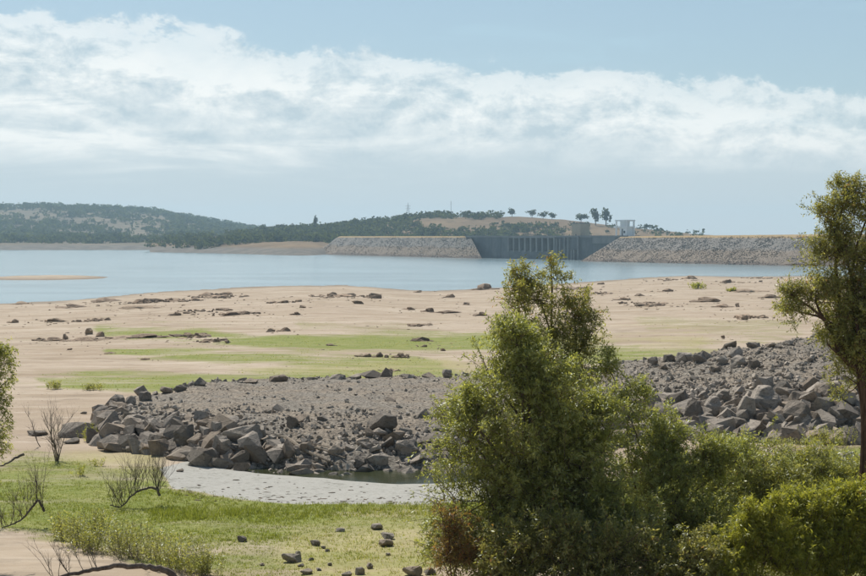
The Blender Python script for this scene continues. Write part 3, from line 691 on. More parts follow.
RF = [(697, 422, 21, 24), (714, 417, 20, 21), (732, 421, 16, 17), (748, 422, 22, 27), (768, 416, 33, 31), (769, 427, 21, 15), (802, 405, 26, 14), (802, 428, 34, 28), (810, 391, 15, 15), (834, 405, 29, 23), (803, 435, 22, 11), (779, 435, 24, 13),
      (709, 429, 16, 14), (738, 432, 20, 14), (832, 430, 19, 13), (850, 428, 20, 18), (710, 435, 22, 6), (672, 421, 18, 12), (660, 412, 16, 12), (786, 398, 22, 10), (856, 408, 16, 14), (822, 414, 16, 12)]
row_labels([(a[0], boulder(*a), adj_of(a[2], a[3])) for a in RF], '{adj} brown boulder at the foot of the high rubble mound, {n} from left', 'boulder', 'boulders at the foot of the rubble mound')
RT = [(739, 367, 18, 12), (756, 369, 12, 10), (701, 363, 14, 11), (723, 365, 13, 10), (736, 357, 15, 10), (754, 349, 15, 7), (653, 365, 11, 9), (670, 362, 12, 8), (686, 362, 20, 10), (663, 370, 10, 7), (772, 347, 12, 5), (715, 372, 12, 6), (790, 345, 10, 5)]
row_labels([(a[0], boulder(*a), adj_of(a[2], a[3])) for a in RT], '{adj} dark boulder on the upper edge of the high rubble mound, {n} from left', 'boulder', 'boulders on top of the rubble mound')
FG = [(290, 563, 21, 9), (315, 546, 10, 6), (340, 532, 10, 4), (377, 530, 12, 6), (387, 540, 14, 7), (386, 547, 15, 7), (305, 575, 14, 6), (360, 575, 10, 8), (370, 569, 7, 6), (347, 577, 11, 5), (241, 542, 10, 6), (413, 577, 21, 10), (298, 555, 6, 4), (311, 561, 6, 3), (327, 552, 5, 3), (388, 556, 5, 3), (262, 566, 5, 3),
      (301, 567, 7, 3), (318, 571, 6, 3), (330, 566, 5, 3), (323, 549, 5, 3), (430, 575, 12, 8)]
row_labels([(a[0], boulder(*a, use=H0), adj_of(a[2] * 2, a[3] * 2)) for a in FG], '{adj} grey stone lying in the near grass before the pool, {n} from left', 'stone', 'stones in the near grass')
tag(boulder(77, 438, 44, 16, H0, rot=(0, .03, .1)), 'long flat-topped grey slab on the sand behind the bare shrub', 'boulder')
tag(boulder(70, 444, 17, 5, H0), 'small low brown stone before the flat-topped slab', 'boulder')
tag(boulder(34, 436, 21, 5, H0), 'low brown rock on the sand beside the leaning dead stem', 'boulder')
tag(boulder(84, 414, 9, 2.5, H0), 'flat dark stone alone on the sand above the slab', 'boulder')
tag(boulder(190, 466, 4, 3, H0), 'tiny dark stone at the tip of the mud flat', 'stone')
tag(boulder(180, 472, 8, 3, H0), 'low stone half sunk in the grey mud', 'stone')
tag(boulder(815, 458, 24, 9, H0), 'pale flat boulder in the yellow grass under the willow', 'boulder')

# loose riprap covering both banks: the largest as stones of the bank, the rest as small rubble
def build_bank(c0, c1, label, seed):
    c = np.linspace(c0, c1, 240); yy = np.linspace(62, 122, 170); C, Y = np.meshgrid(c, yy); x = (C - CX) / F * Y
    b = bank_h(x, Y); z = H0(x, Y) + np.where(b > .02, b, -.5) + .01 + fbm(x / .8, Y / .8, 3) * .12
    base = np.array([(c0 + c1) / 2, 0, 0]); base = np.array([((c0 + c1) / 2 - CX) / F * 85, 85.0, 9.0])
    o = empty('rubble_bank', base, label, 'rubble bank', 'rubble banks across the lake bed')
    me = mesh_np('gravel_bed', np.stack([x, Y, z], -1).reshape(-1, 3) - base, grid_faces(len(yy), len(c)), None, True); link('gravel_bed', me, M['gravel'], o)
    g = np.random.default_rng(seed); n = 22000
    cc = g.uniform(c0 + 3, c1 - 3, n); yv = g.uniform(66, 117, n); xx = (cc - CX) / F * yv; bh = bank_h(xx, yv)
    df = yv - np.interp(cc, _ff[:, 0], _ffY); dr = np.interp(cc, _rr[:, 0], _rr[:, 1]) - yv
    right = c0 > 500
    wf = 11.0 if right else 7.0
    big = np.clip(1 - df / wf, 0, 1) + .55 * np.clip(1 - dr / 4.0, 0, 1) * (1 if not right else .6)
    if not right: big = np.maximum(big, .8 * np.clip(1 - (cc - 95) / 60., 0, 1))
    if not right: big = big * np.interp(cc, [90, 240, 275, 450, 560], [1, 1, .42, .42, .7])
    size = np.exp(g.normal(-.08, .58, n)) * (.13 + .50 * np.clip(big, 0, 1)) * (1.15 if right else 1.0)
    keep = (bh > .03) | ((df > -1.2) & (df < .5))
    keep &= (dr > .3) & (g.random(n) < (.75 + .25 * np.clip(big, 0, 1)) * np.where(size > .5, .45, 1))
    if not right: keep &= ~((df > 10) & (dr > 3) & (g.random(n) < .86))
    idx = np.nonzero(keep)[0]; idx = idx[np.argsort(-size[idx] / yv[idx])]
    zz = H(xx, yv)
    for i in idx[:290]:
        s = bpy.data.objects.new('stone', STONES[int(g.integers(0, 10))]); COL.objects.link(s); s.parent = o
        k = min(size[i], 1.5 if right else 1.25); sc = k * g.uniform(.7, 1.25, 3) * [1.15, 1, .8]
        s.location = (xx[i] - base[0], yv[i] - base[1], zz[i] - base[2] - .28 * sc[2]); s.scale = sc
        s.rotation_euler = (g.uniform(-.5, .5), g.uniform(-.5, .5), g.uniform(0, 6.28))
    S = Soup()
    for i in idx[290:]:
        V, Fq = SMALL[g.integers(0, 14)]; W = (V * g.uniform(.7, 1.25, 3) * [1, 1, .75]) @ rot_rand(g).T * size[i] * .5
        S.add(W + [xx[i] - base[0], yv[i] - base[1], zz[i] - base[2] + .12 * size[i]], Fq, g.uniform(0.1, 1.0))
    tag(link('loose_rubble', S.mesh('loose_rubble'), M['riprap'], o), kind='stuff')
build_bank(84, 560, 'grey rubble bank with a gravel top between pool and sandy flats', 21)
build_bank(560, 960, 'higher brown and grey rubble mound between the centre tree and the willow', 22)
# a small pile of pale stones beside the willow trunk
pile = empty('stone_heap', ground(850, 462, H0), 'small heap of pale grey stones beside the willow trunk', 'stone heap')
g = np.random.default_rng(77); pb = np.array(pile.location)
for i in range(34):
    a, r = g.uniform(0, 6.28), abs(g.normal(0, .5)); sxx = math.cos(a) * r * 1.6; syy = math.sin(a) * r; s = bpy.data.objects.new('stone', STONES[i % 10].copy() if i < 10 else pile_m[i % 10]); COL.objects.link(s); s.parent = pile
    if i < 10:
        if i == 0: pile_m = []
        s.data.materials.clear(); s.data.materials.append(M['pale']); pile_m.append(s.data)
    k = g.uniform(.25, .5); s.scale = (k * 1.2, k, k * .8); gz = float(H0(np.array([pb[0] + sxx]), np.array([pb[1] + syy]))[0]) - pb[2]
    s.location = (sxx, syy, gz + max(0, .42 - r * .5) * g.uniform(0, 1) - .08); s.rotation_euler = (g.uniform(-.5, .5), g.uniform(-.5, .5), g.uniform(0, 6.28))

# dark litter and pebbles stranded on the mud flat
def mud_litter():
    g = np.random.default_rng(610); S = Soup()
    for i in range(190):
        a = g.uniform(165, 445); b = 503 - abs(g.normal(0, 9)) + (a - 300) * .012 - max(0, 200 - a) * .25
        if i % 9 == 0: b = g.uniform(472, 500)
        q = ground(a, b, H0); V, Fq = SMALL[g.integers(0, 14)]; k = g.uniform(.02, .065)
        S.add((V * g.uniform(.6, 1.2, 3) * [g.uniform(1, 4), 1, .45]) * k + q + [0, 0, .01], Fq, g.uniform(0, .25))
    tag(link('mud_litter', S.mesh('mud_litter'), M['outcrop']), 'dark twigs and pebbles stranded on the grey mud flat', 'litter', None, 'stuff')
mud_litter()

# weathered outcrops on the beach
def lump(S, c, r, seed, tint):
    g = np.random.default_rng(int(seed * 13) + 5); bm = bmesh.new(); bmesh.ops.create_icosphere(bm, subdivisions=2, radius=1.0)
    V = np.array([v.co[:] for v in bm.verts])
    for _ in range(9):                                    # cleave the lump along random planes
        n_ = g.normal(0, 1, 3); n_ /= np.linalg.norm(n_); k = g.uniform(.45, .85); e = V @ n_ - k; V = V - np.maximum(e, 0)[:, None] * n_
    V = V * (1 + np.array([mnoise.noise(Vector(v) * 2.6 + Vector((seed, seed * 2.7, 5))) + .6 * mnoise.noise(Vector(v) * 6.0 + Vector((seed, 1, 5))) for v in V])[:, None] * .36)
    V[:, 2] = np.maximum(V[:, 2], -.4); a = g.uniform(0, 6.28); ca, sa = math.cos(a), math.sin(a); V[:, :2] = V[:, :2] @ np.array([[ca, sa], [-sa, ca]])
    Fq = np.array([[v.index for v in f.verts] for f in bm.faces]); bm.free(); S.add(V * 1.2 * r + c, Fq, tint)
OUT = [(19, 304.5, 18, 4, 3), (73, 308, 24, 5, 3), (104, 302, 24, 6, 3), (142, 304, 78, 9, 11), (136, 292.5, 36, 3, 4), (212, 299, 48, 9, 9), (12, 323, 10, 4, 2), (55, 322, 21, 5, 3), (82, 322, 34, 7, 5), (138, 308.5, 30, 4, 3),
       (190, 316, 48, 8, 7), (230, 316, 38, 9, 7), (38, 341, 12, 4, 2), (52, 341, 17, 5, 3), (64, 339.5, 6, 6, 1), (88, 334.5, 8, 7, 1), (100, 337, 8, 6, 1), (84, 341, 32, 5, 3), (119, 339, 32, 4, 3), (145, 338, 30, 5, 3), (170, 337, 22, 3, 2),
       (190, 339, 19, 10, 4), (207, 343, 26, 8, 4), (227, 343.5, 5, 4, 1), (277, 303.5, 28, 8, 4), (338, 298.5, 62, 8, 10), (372, 298.5, 17, 6, 2), (358, 304, 12, 4, 1), (295, 315, 10, 4, 2), (302, 308, 7, 3, 1),
       (408, 310, 12, 4, 2), (427, 312, 13, 5, 2), (450, 297.5, 8, 4, 1), (417, 292.5, 8, 3, 1), (447, 313, 22, 3, 3), (414, 327, 28, 8, 4), (270, 332, 10, 4, 1), (283, 331.5, 14, 5, 2), (420, 341.5, 17, 6, 3), (424, 347, 6, 3, 1), (443, 351, 7, 3, 1),
       (363, 357, 15, 4, 2), (377, 357.5, 12, 5, 2), (386, 358, 5, 4, 1), (398, 358, 13, 6, 2), (407, 358, 6, 4, 1), (392, 372, 25, 5, 4), (486, 290, 24, 8, 3), (576, 290, 34, 7, 5), (607, 294, 20, 5, 4), (601, 284.5, 8, 3, 1),
       (652, 307, 40, 8, 9), (706, 302, 27, 6, 2), (676, 281, 52, 4, 6), (690, 279, 13, 5, 2), (772, 279, 40, 5, 5), (752, 283, 40, 4, 4), (726, 283, 12, 4, 2), (760, 319, 32, 8, 5), (743, 320, 11, 5, 2), (724, 307.5, 16, 4, 3), (738, 307, 5, 4, 1),
       (723, 338, 5, 3, 1), (773, 298, 16, 5, 3), (748, 292, 26, 4, 3), (666, 292, 15, 3, 2), (640, 296, 10, 3, 1), (622, 300, 16, 3, 2), (480, 316, 14, 4, 2), (466, 305, 8, 3, 1), (330, 346, 8, 2, 1), (110, 354, 10, 2, 1), (69, 350, 5, 2, 1), (146, 360, 10, 2, 1)]
rows = {}
for i, (px, py, wp, hp, n) in enumerate(OUT):
    p = ground(px, py, H0); k = p[1] / F; wd, h = wp * k, hp * k * (.78 if n > 2 else .95); g = np.random.default_rng(900 + i); S = Soup()
    frag = Soup(); pieces = []
    dY = min(p[1] ** 2 / (F * max(CAMZ - p[2], 8)) * hp, 70.0)        # how far back a low field of bedrock of this height on the picture reaches
    if n >= 4:
        hb = h * .42
        for j in range(6 * n):
            fx, fy = np.clip(g.normal(0, .27), -.55, .55), g.uniform(0, .62) * (1 - .5 * abs(g.normal(0, .4)))
            xx_, yy_ = fx * wd, max(fy, 0) * dY; gz = float(H0(np.array([p[0] + xx_]), np.array([p[1] + yy_]))[0]) - p[2]
            big_ = j < n; rx = hb * (g.uniform(1.2, 3.2) if big_ else g.uniform(.35, 1.3)); hz = hb * (g.uniform(.6, 1.15) if big_ else g.uniform(.25, .7))
            if big_: pieces.append(Soup())
            lump(pieces[-1] if big_ else frag, (xx_, yy_, gz + .10 * h + hz * .1), (rx, rx * g.uniform(.7, 1.2), hz), i * 7.3 + j, g.uniform(.2, .95))
    else:
        for j in range(n):
            f = (j + .5) / n - .5 if n > 1 else 0
            hj = h * (1 if n == 1 or j == n // 2 else g.uniform(.3, .75)); rx = wd * (.5 if n == 1 else .36 if n == 2 else min(.5, g.uniform(.9, 1.9) / n))
            lump(S, (f * wd * .86, g.uniform(0, .9) * min(wd, 8) * .35, hj * .28), (rx, max(rx * g.uniform(.7, 1.1), hj * .6), hj * .72), i * 7.3 + j, g.uniform(.25, .9))
    loc_ = (p[0], p[1] + .2 * min(wd, 8), p[2] - .12 * h)
    if n >= 4:
        o = bpy.data.objects.new('rock_outcrop', None); COL.objects.link(o); o.location = loc_
        for q in pieces: link('rock', q.mesh('rock'), M['outcrop'], o)
        tag(link('rock_fragments', frag.mesh('rock_fragments'), M['outcrop'], o), kind='stuff')
    else: o = link('rock_outcrop' if n > 1 else 'rock', S.mesh('rock_outcrop', False), M['outcrop'], None, loc_)
    r = 'at the water edge' if py < 296 else 'on the far sand' if py < 312 else 'on the middle sand' if py < 329 else 'by the upper green strip' if py < 345 else 'by the lower green strip'
    r += ' left of centre tree' if px < 520 else ' right of centre tree'
    rows.setdefault(r, []).append((px, o, ('long low' if wp > 6 * hp else 'jagged' if hp > 7 else 'low' if wp > 2.5 * hp else 'rounded') + (' brown outcrop' if n > 1 else ' brown rock')))
for r, it in rows.items(): row_labels(it, '{adj} ' + r + ', {n} from left', 'rock', 'rocks on the beach')

def scatter_stones():
    g = np.random.default_rng(500); S = Soup(); PYS = np.linspace(283, 440, 80); YS = np.array([ground(300, a, H0)[1] for a in PYS])
    for px, py, wp, hp, n in OUT:
        for _ in range(3 + 3 * n):
            a, b = px + g.normal(0, wp * .75 + 4), py + g.normal(0, 2.0) + .5
            if b < 283 or a < -20: continue
            q = ground(a, b, H0)
            if q[2] < .15 or q[1] > 900: continue
            k = q[1] / F * g.uniform(.5, 1.6) * 1.1; V, Fq = SMALL[g.integers(0, 14)]
            S.add((V * g.uniform(.6, 1.3, 3) * [1.3, 1, .5]) * k + q, Fq, g.uniform(.2, 1))
    m = 5200; py = 285 + 150 * g.random(m) ** 1.3; px = g.uniform(-20, 820, m)
    for a, b in zip(px, py):
        q = np.array(at(a, b, 1.0)); Yq = np.interp(b, PYS, YS); xq = (a - CX) / F * Yq
        if Yq > 760 or vnoise(xq / 14., Yq / 9.) < .5: continue
        zq = float(H0(np.array([xq]), np.array([Yq]))[0])
        if zq < .3 or float(bank_h(np.array([xq]), np.array([Yq]))[0]) > .01: continue
        k = Yq / F * g.uniform(.25, .8) * (1.6 if g.random() < .06 else .8); V, Fq = SMALL[g.integers(0, 14)]
        S.add((V * g.uniform(.6, 1.4, 3) * [1.4, 1, .45]) * k + [xq, Yq, zq], Fq, g.uniform(.3, 1))
    tag(link('scattered_stones', S.mesh('scattered_stones'), M['outcrop']), 'small brown stones strewn over the sand around the outcrops', 'stones', None, 'stuff')
scatter_stones()

# ------------------------------------------------------------------ leaves, twigs, trees
def leaves(S, P, D, Ln, k, ll, lw, g, droop=.25):
    n = len(P); t = np.linspace(.12, 1.0, k)[None, :, None]
    pos = P[:, None] + D[:, None] * (Ln[:, None, None] * t); pos[..., 2] -= (t[..., 0] ** 2) * Ln[:, None] * droop * .5
    r = g.normal(0, 1, (n, k, 3)); r -= D[:, None] * np.sum(r * D[:, None], -1, keepdims=True); r /= np.linalg.norm(r, axis=-1, keepdims=True) + 1e-9
    d = D[:, None] * .55 + r * .85 + np.array([0, 0, -droop]); d /= np.linalg.norm(d, axis=-1, keepdims=True)
    wv = np.cross(d, g.normal(0, .6, (n, k, 3)) + [0, 0, 1.]); wv /= np.linalg.norm(wv, axis=-1, keepdims=True) + 1e-9
    s = g.uniform(.65, 1.2, (n, k, 1)); a = pos; tip = pos + d * ll * s; mid = pos + d * ll * s * .45
    V = np.stack([a, mid + wv * lw * s * .5, tip, mid - wv * lw * s * .5], 2).reshape(-1, 3)
    tw = g.uniform(0, 1, (n, 1)); tint = np.clip(tw * .6 + g.uniform(0, .4, (n, k)), 0, 1)
    S.add(V, np.arange(len(V)).reshape(-1, 4), np.repeat(tint.ravel(), 4))
def curve(a, b, bend, n=6):
    a = np.asarray(a, float); b = np.asarray(b, float); t = np.linspace(0, 1, n)[:, None]
    return a + (b - a) * t + np.asarray(bend) * (t * (1 - t) * 4)
def tree(name, label, cat, base_px, Y, lobes, ntw, leafmat, barkmat, trunk_r, ll=.12, lw=.037, k=9, tw_len=(.20, .48), base_z=None, upw=.55, seed=1, group=None, fork=.3, drop=.25, ncl=17):
    g = np.random.default_rng(seed); bx = (base_px - CX) / F * Y; bz = float(H0(np.array([bx]), np.array([Y]))[0])
    o = empty(name, (bx, Y, bz), label, cat, group); base = np.array([bx, Y, bz])
    C = np.array([at(l[0], l[1], Y + (l[4] if len(l) > 4 else 0)) for l in lobes]) - base
    R = np.array([(l[2] / F * Y, l[2] / F * Y * .85, l[3] / F * Y) for l in lobes])
    hmax = (C[:, 2] + R[:, 2]).max(); B = Soup(); S = Soup()
    fk = np.array([0, 0, hmax * fork]) + [g.normal(0, .15), 0, 0]
    B.tube(curve((0, 0, -.4), fk, (g.normal(0, .15), 0, 0), 6), trunk_r, trunk_r * .75, 8)
    tot = sum(r[0] * r[2] for r in R)
    for c, r in zip(C, R):
        low_ = c[2] < fk[2] * 1.1
        st = np.array([0, 0, max(c[2] * .3, .05)]) if low_ else fk
        B.tube(curve(st, c, (g.normal(0, .25), g.normal(0, .25), abs(g.normal(0, .2)))), trunk_r * (.35 if low_ else .55), trunk_r * .16, 6)
        nc = max(5, int(ncl * (r[0] * r[2] / tot) * len(lobes) ** .8)); per = max(6, int(1.5 * ntw * (r[0] * r[2] / tot) / nc))
        dv = g.normal(0, 1, (nc, 3)); dv /= np.linalg.norm(dv, axis=1)[:, None]; cl = c + dv * r * g.uniform(.25, .75, (nc, 1))
        cl[:, 2] = np.maximum(cl[:, 2], .12)
        for q in cl:
            B.tube(curve(c, q, g.normal(0, .08, 3), 4), trunk_r * .14, .008, 4)
            nsh = max(3, per // 9); m_ = max(3, per // nsh)
            for _ in range(nsh):                                   # leafy shoots that reach out of the clump
                q0 = q + g.normal(0, .13, 3) * r; q0[2] = max(q0[2], .05)
                d0 = (q0 - c) / r * .65 + g.normal(0, .38, 3) + [0, 0, upw]; d0 /= np.linalg.norm(d0)
                ln = float(np.clip(g.uniform(.35, .85) * max(r), .35, 1.25)); tt_ = np.sort(g.uniform(.0, 1.0, m_))[:, None]
                bend = g.normal(0, .12, 3) + [0, 0, -drop * .35]
                P = q0 + d0 * ln * tt_ + bend * ln * tt_ ** 2 + g.normal(0, .035, (m_, 3)); P[:, 2] = np.maximum(P[:, 2], .05)
                D = d0 * .55 + g.normal(0, .55, (m_, 3)) + [0, 0, .15]; D /= np.linalg.norm(D, axis=1)[:, None]
                leaves(S, P, D, g.uniform(*tw_len, m_) * (1.15 - .55 * tt_[:, 0]), k, ll, lw, g, drop)
                B.tube([q0, q0 + d0 * ln * .5 + bend * ln * .25, q0 + d0 * ln + bend * ln], .011, .004, 3)
    link('crown', S.mesh('crown'), leafmat, o); link('trunk', B.mesh('trunk'), barkmat, o); return o
# the tall willow in the centre, a second crown behind it, and the shrubs around
tree('willow_tree', 'tall ragged willow crown with reddish tips rising against the lake', 'tree', 548, 46.0,
     [(540, 300, 36, 24), (522, 283, 20, 16), (552, 276, 24, 12), (575, 318, 22, 24), (588, 338, 24, 22), (556, 335, 38, 26), (545, 375, 46, 40), (585, 372, 28, 22), (555, 440, 50, 50), (518, 300, 14, 30)], 3000, M['willow_dry'], M['bark'], .12, seed=4, k=8, ncl=20)
tree('willow_tree', 'broad bright green bushy willow filling the centre foreground', 'tree', 530, 42.0,
     [(522, 352, 36, 34), (515, 335, 22, 24), (500, 392, 50, 36), (548, 395, 52, 40), (462, 412, 28, 26), (470, 440, 46, 36), (592, 412, 36, 32), (535, 450, 70, 46), (580, 470, 48, 46), (490, 500, 62, 50), (455, 540, 34, 44), (545, 520, 80, 56), (610, 540, 50, 50), (480, 560, 60, 30), (535, 480, 60, 40), (585, 510, 50, 40)],
     12500, M['willow'], M['bark'], .15, seed=7, k=9, ncl=22)
tree('willow_shrub', 'sprawling green shrub beside the broad willow, in front of the rubble mound', 'shrub', 665, 45.0,
     [(630, 408, 22, 22), (610, 370, 16, 13), (650, 445, 44, 30), (695, 468, 42, 28), (655, 490, 52, 40), (690, 530, 54, 44), (650, 550, 40, 36), (735, 462, 30, 22)], 5600, M['willow'], M['bark'], .07, seed=9, k=8, fork=.12)
tree('willow_shrub', 'olive shrub with dry twigs at the foot of the rubble mound', 'shrub', 770, 52.0,
     [(745, 462, 40, 22), (800, 472, 44, 22), (730, 500, 46, 34), (780, 505, 56, 30), (835, 478, 40, 24), (866, 495, 40, 34), (700, 490, 40, 26)], 4200, M['olive'], M['bark'], .05, ll=.15, lw=.036, seed=12, k=8, fork=.1)
tree('green_shrub', 'yellow-green feathery shrub at the lower frame edge before the olive shrub', 'shrub', 765, 40.0,
     [(765, 545, 30, 34), (735, 565, 34, 22), (790, 565, 34, 26), (752, 525, 16, 20), (775, 518, 14, 18), (710, 572, 34, 16)], 2600, M['bright'], M['bark'], .04, ll=.14, lw=.032, seed=15, k=9, upw=.9, fork=.1)
tree('green_shrub', 'yellow-green shrub with orange tips below the willow trunk', 'shrub', 815, 41.0,
     [(812, 525, 28, 30), (840, 545, 36, 34), (866, 530, 34, 40), (800, 565, 40, 24), (840, 578, 40, 18), (870, 572, 34, 22), (838, 508, 20, 20), (795, 512, 16, 18)], 4000, M['bright'], M['bark'], .04, ll=.14, lw=.032, seed=16, k=9, upw=.9, fork=.1)
tree('willow_shrub', 'dark low shrub under the broad willow at the bottom of the view', 'shrub', 590, 39.5,
     [(520, 560, 44, 26), (565, 556, 50, 28), (620, 560, 50, 30), (680, 564, 46, 26), (500, 575, 40, 18), (600, 580, 60, 16), (660, 582, 50, 14), (720, 578, 30, 16)], 4200, M['willow_dry'], M['bark'], .05, seed=18, k=8, fork=.1)
tree('red_shrub', 'reddish-brown dry shrub at the pool side foot of the broad willow', 'shrub', 455, 40.0,
     [(450, 535, 18, 30), (466, 555, 22, 22), (446, 562, 18, 16)], 330, M['russet'], M['redbark'], .04, seed=29, k=8, fork=.1, upw=.8, lw=.036)
tree('willow_tree', 'tall willow with a dark reddish trunk cut by the frame edge', 'tree', 861, 50.0,
     [(845, 196, 26, 18), (868, 215, 40, 26), (830, 222, 22, 18), (838, 250, 34, 26), (872, 262, 44, 36), (815, 300, 34, 20), (850, 300, 44, 32), (880, 320, 44, 40), (840, 325, 34, 22), (868, 355, 34, 24), (905, 260, 44, 60), (900, 200, 30, 26), (800, 312, 22, 14), (828, 345, 28, 16), (792, 296, 16, 10), (858, 385, 30, 18)],
     7800, M['willow_dry'], M['redbark'], .17, seed=21, k=8, fork=.47, ncl=20)
tree('willow_tree', 'drooping willow edge hanging into view beside the leaning dead stem', 'tree', -38, 46.0,
     [(-22, 365, 34, 30), (-12, 400, 28, 34), (-24, 440, 30, 34), (-44, 340, 40, 40), (-20, 475, 20, 24), (-4, 352, 14, 16), (-60, 420, 40, 60)], 3600, M['willow'], M['bark'], .16, seed=25, k=8, fork=.3, drop=.6)

# bare shrubs and branches
def bare(S, p, d, ln, r, lev, g, spread=.45, up=.15):
    d = d / np.linalg.norm(d); pts = [p]; q = np.array(p, float)
    for i in range(4):
        d = d + g.normal(0, .10, 3) + [0, 0, up * .3]; d /= np.linalg.norm(d); q = q + d * ln / 4; pts.append(q.copy())
    S.tube(pts, r, r * .5, 5 if r > .02 else 3)
    if lev <= 0: return
    for i in range(g.integers(3, 6)):
        j = g.integers(1, 5); nd = d + g.normal(0, spread, 3) + [0, 0, up]; bare(S, pts[j], nd, ln * g.uniform(.4, .7), r * .5, lev - 1, g, spread, up)
def bare_shrub(name, label, px, py, hp, stems, lev, seed, tilt=0.0, cat='bare shrub', spread=.4):
    p = ground(px, py, H0); k = p[1] / F; h = hp * k; g = np.random.default_rng(seed); o = empty(name, p, label, cat); S = Soup()
    for i in range(stems):
        a = g.uniform(0, 6.28); bare(S, (math.cos(a) * .06, math.sin(a) * .06, -.08), np.array([math.cos(a) * .32 + tilt, math.sin(a) * .3, 1.0]), h * g.uniform(.45, .62), .028, lev, g, spread, .25)
    tag(link('stems', S.mesh('stems'), M['dead'], o), kind='stuff'); return o
bare_shrub('bare_shrub', 'leafless upright grey shrub in the grass before the flat-topped slab', 57, 461, 62, 6, 3, 31)
bare_shrub('dead_sapling', 'thin leaning dead stem on the sand near the drooping willow', 42, 447, 48, 1, 3, 33, -.32, 'dead sapling')
def arched(name, label, pix, seed, rad, twigs, tw_h, mat='dead', lean=0.0, use=H0):
    g = np.random.default_rng(seed); px0, py0 = pix[0][0], max(p[1] for p in pix); b = ground(sum(p[0] for p in pix) / len(pix), py0, use); Y = b[1]
    pts = np.array([at(a, c, Y + (d_ if False else 0)) for a, c, *d_ in [(p[0], p[1]) for p in pix]]) - b
    pts = pts + np.column_stack([g.normal(0, .02, len(pts)), np.linspace(-.25, .3, len(pts)), np.zeros(len(pts))])
    t = np.linspace(0, len(pts) - 1, 5 * len(pts)); sm = np.stack([np.interp(t, np.arange(len(pts)), pts[:, i]) for i in range(3)], 1)
    sm[1:-1] = (sm[:-2] + sm[1:-1] + sm[2:]) / 3
    sm = sm + np.column_stack([g.normal(0, rad * .16, len(t)), 0 * t, g.normal(0, rad * .2, len(t))])
    o = empty(name, b, label, 'dead branch'); S = Soup(); S.tube(sm, rad * .45, rad * 1.15, 7); link('branch', S.mesh('branch'), M[mat], o)
    if twigs:
        T = Soup()
        for i in range(twigs):
            q = sm[g.integers(1, len(sm) - 1)]; bare(T, q, np.array([g.normal(lean, .35), g.normal(0, .3), 1.0]), tw_h * g.uniform(.5, 1.0), min(.012, rad * .25), 2, g, .42, .22)
        tag(link('twigs', T.mesh('twigs'), M[mat], o), kind='stuff')
    return o
arched('dead_branch', 'arched dead branch with upright twigs at the edge of the mud flat', [(112, 504), (122, 507), (131, 496), (138, 491), (150, 488), (156, 490), (158, 497)], 41, .05, 46, 1.5)
arched('dead_branch', 'crooked dead branch lying in the grass below the drooping willow', [(2, 527), (12, 524), (22, 520), (32, 508), (38, 500), (42, 513)], 43, .045, 26, 1.3)
arched('dead_branch', 'thick dark fallen branch arching along the bottom of the view', [(40, 580), (70, 574), (95, 569), (118, 566), (145, 567), (163, 571), (176, 582)], 45, .095, 14, .9, lean=-.6)
arched('fallen_stick', 'short dark stick lying in the grass beneath the drooping willow', [(0, 466), (8, 463), (14, 459), (23, 455)], 47, .06, 0, 0)
def drift():
    b = ground(300, 462); g = np.random.default_rng(49); o = empty('driftwood', b, 'tangle of weathered driftwood roots on the rubble above the pool', 'driftwood')
    for pl, r in (([(262, 446), (275, 440), (288, 443), (300, 452), (312, 459), (330, 467)], .13), ([(277, 441), (278, 450), (285, 458)], .07), ([(284, 443), (292, 452), (296, 462)], .07), ([(300, 450), (320, 452), (345, 462)], .07), ([(290, 445), (315, 447), (335, 452)], .05), ([(268, 443), (262, 452), (256, 460)], .06)):
        P = np.array([ground(a, c) + [0, 0, r * .8 + .12] for a, c in pl]) - b; t = np.linspace(0, len(P) - 1, 4 * len(P)); sm = np.stack([np.interp(t, np.arange(len(P)), P[:, i]) for i in range(3)], 1); sm[1:-1] = (sm[:-2] + sm[1:-1] + sm[2:]) / 3
        S = Soup(); S.tube(sm, r, r * .45, 6); link('root', S.mesh('root'), M['drift'], o)
drift()

# tall weeds, small bushes
def weed(px, py, wp, hp, n, mat, label, seed, group=None, ll=.13, lw=.03, k=16, name='tall_weed', use=H0):
    p = ground(px, py, use); kk = p[1] / F; wd, h = wp * kk, hp * kk; g = np.random.default_rng(seed); o = empty(name, p, label, 'weed' if name == 'tall_weed' else 'bush', group)
    P = np.column_stack([g.normal(0, .28, n) * wd, g.normal(0, .28, n) * wd, np.zeros(n)])
    P[:, 2] = H0(P[:, 0] + p[0], P[:, 1] + p[1]) - p[2] - .03 if use is H0 else -.05
    D = np.column_stack([P[:, 0] / wd * .5 + g.normal(0, .12, n), g.normal(0, .15, n), np.ones(n)]); D /= np.linalg.norm(D, axis=1)[:, None]
    S = Soup(); Ln = h * g.uniform(.55, 1.05, n); leaves(S, P, D, Ln, k, ll, lw, g, .1); link('leaves', S.mesh('leaves'), mat, o)
    B = Soup()
    for i in range(0, n, 2): B.tube([P[i], P[i] + D[i] * Ln[i] * .5, P[i] + D[i] * Ln[i]], 0.006, .003, 3)
    tag(link('stems', B.mesh('stems'), M['bark'], o), kind='stuff'); return o
WD = [(64, 540, 22, 30), (76, 546, 26, 34), (98, 540, 16, 36), (112, 553, 30, 40), (128, 558, 26, 40), (150, 560, 30, 40), (168, 568, 30, 40), (186, 572, 28, 40), (88, 552, 24, 26), (202, 576, 24, 30)]
for i, (a, b, c, d) in enumerate(WD): weed(a, b, c, d, 64, M['olive'], 'tall olive weed clump in the grass beside the near sand, %s from left' % ORD[sorted(x[0] for x in WD).index(a)], 60 + i, 'tall weeds beside the near sand')
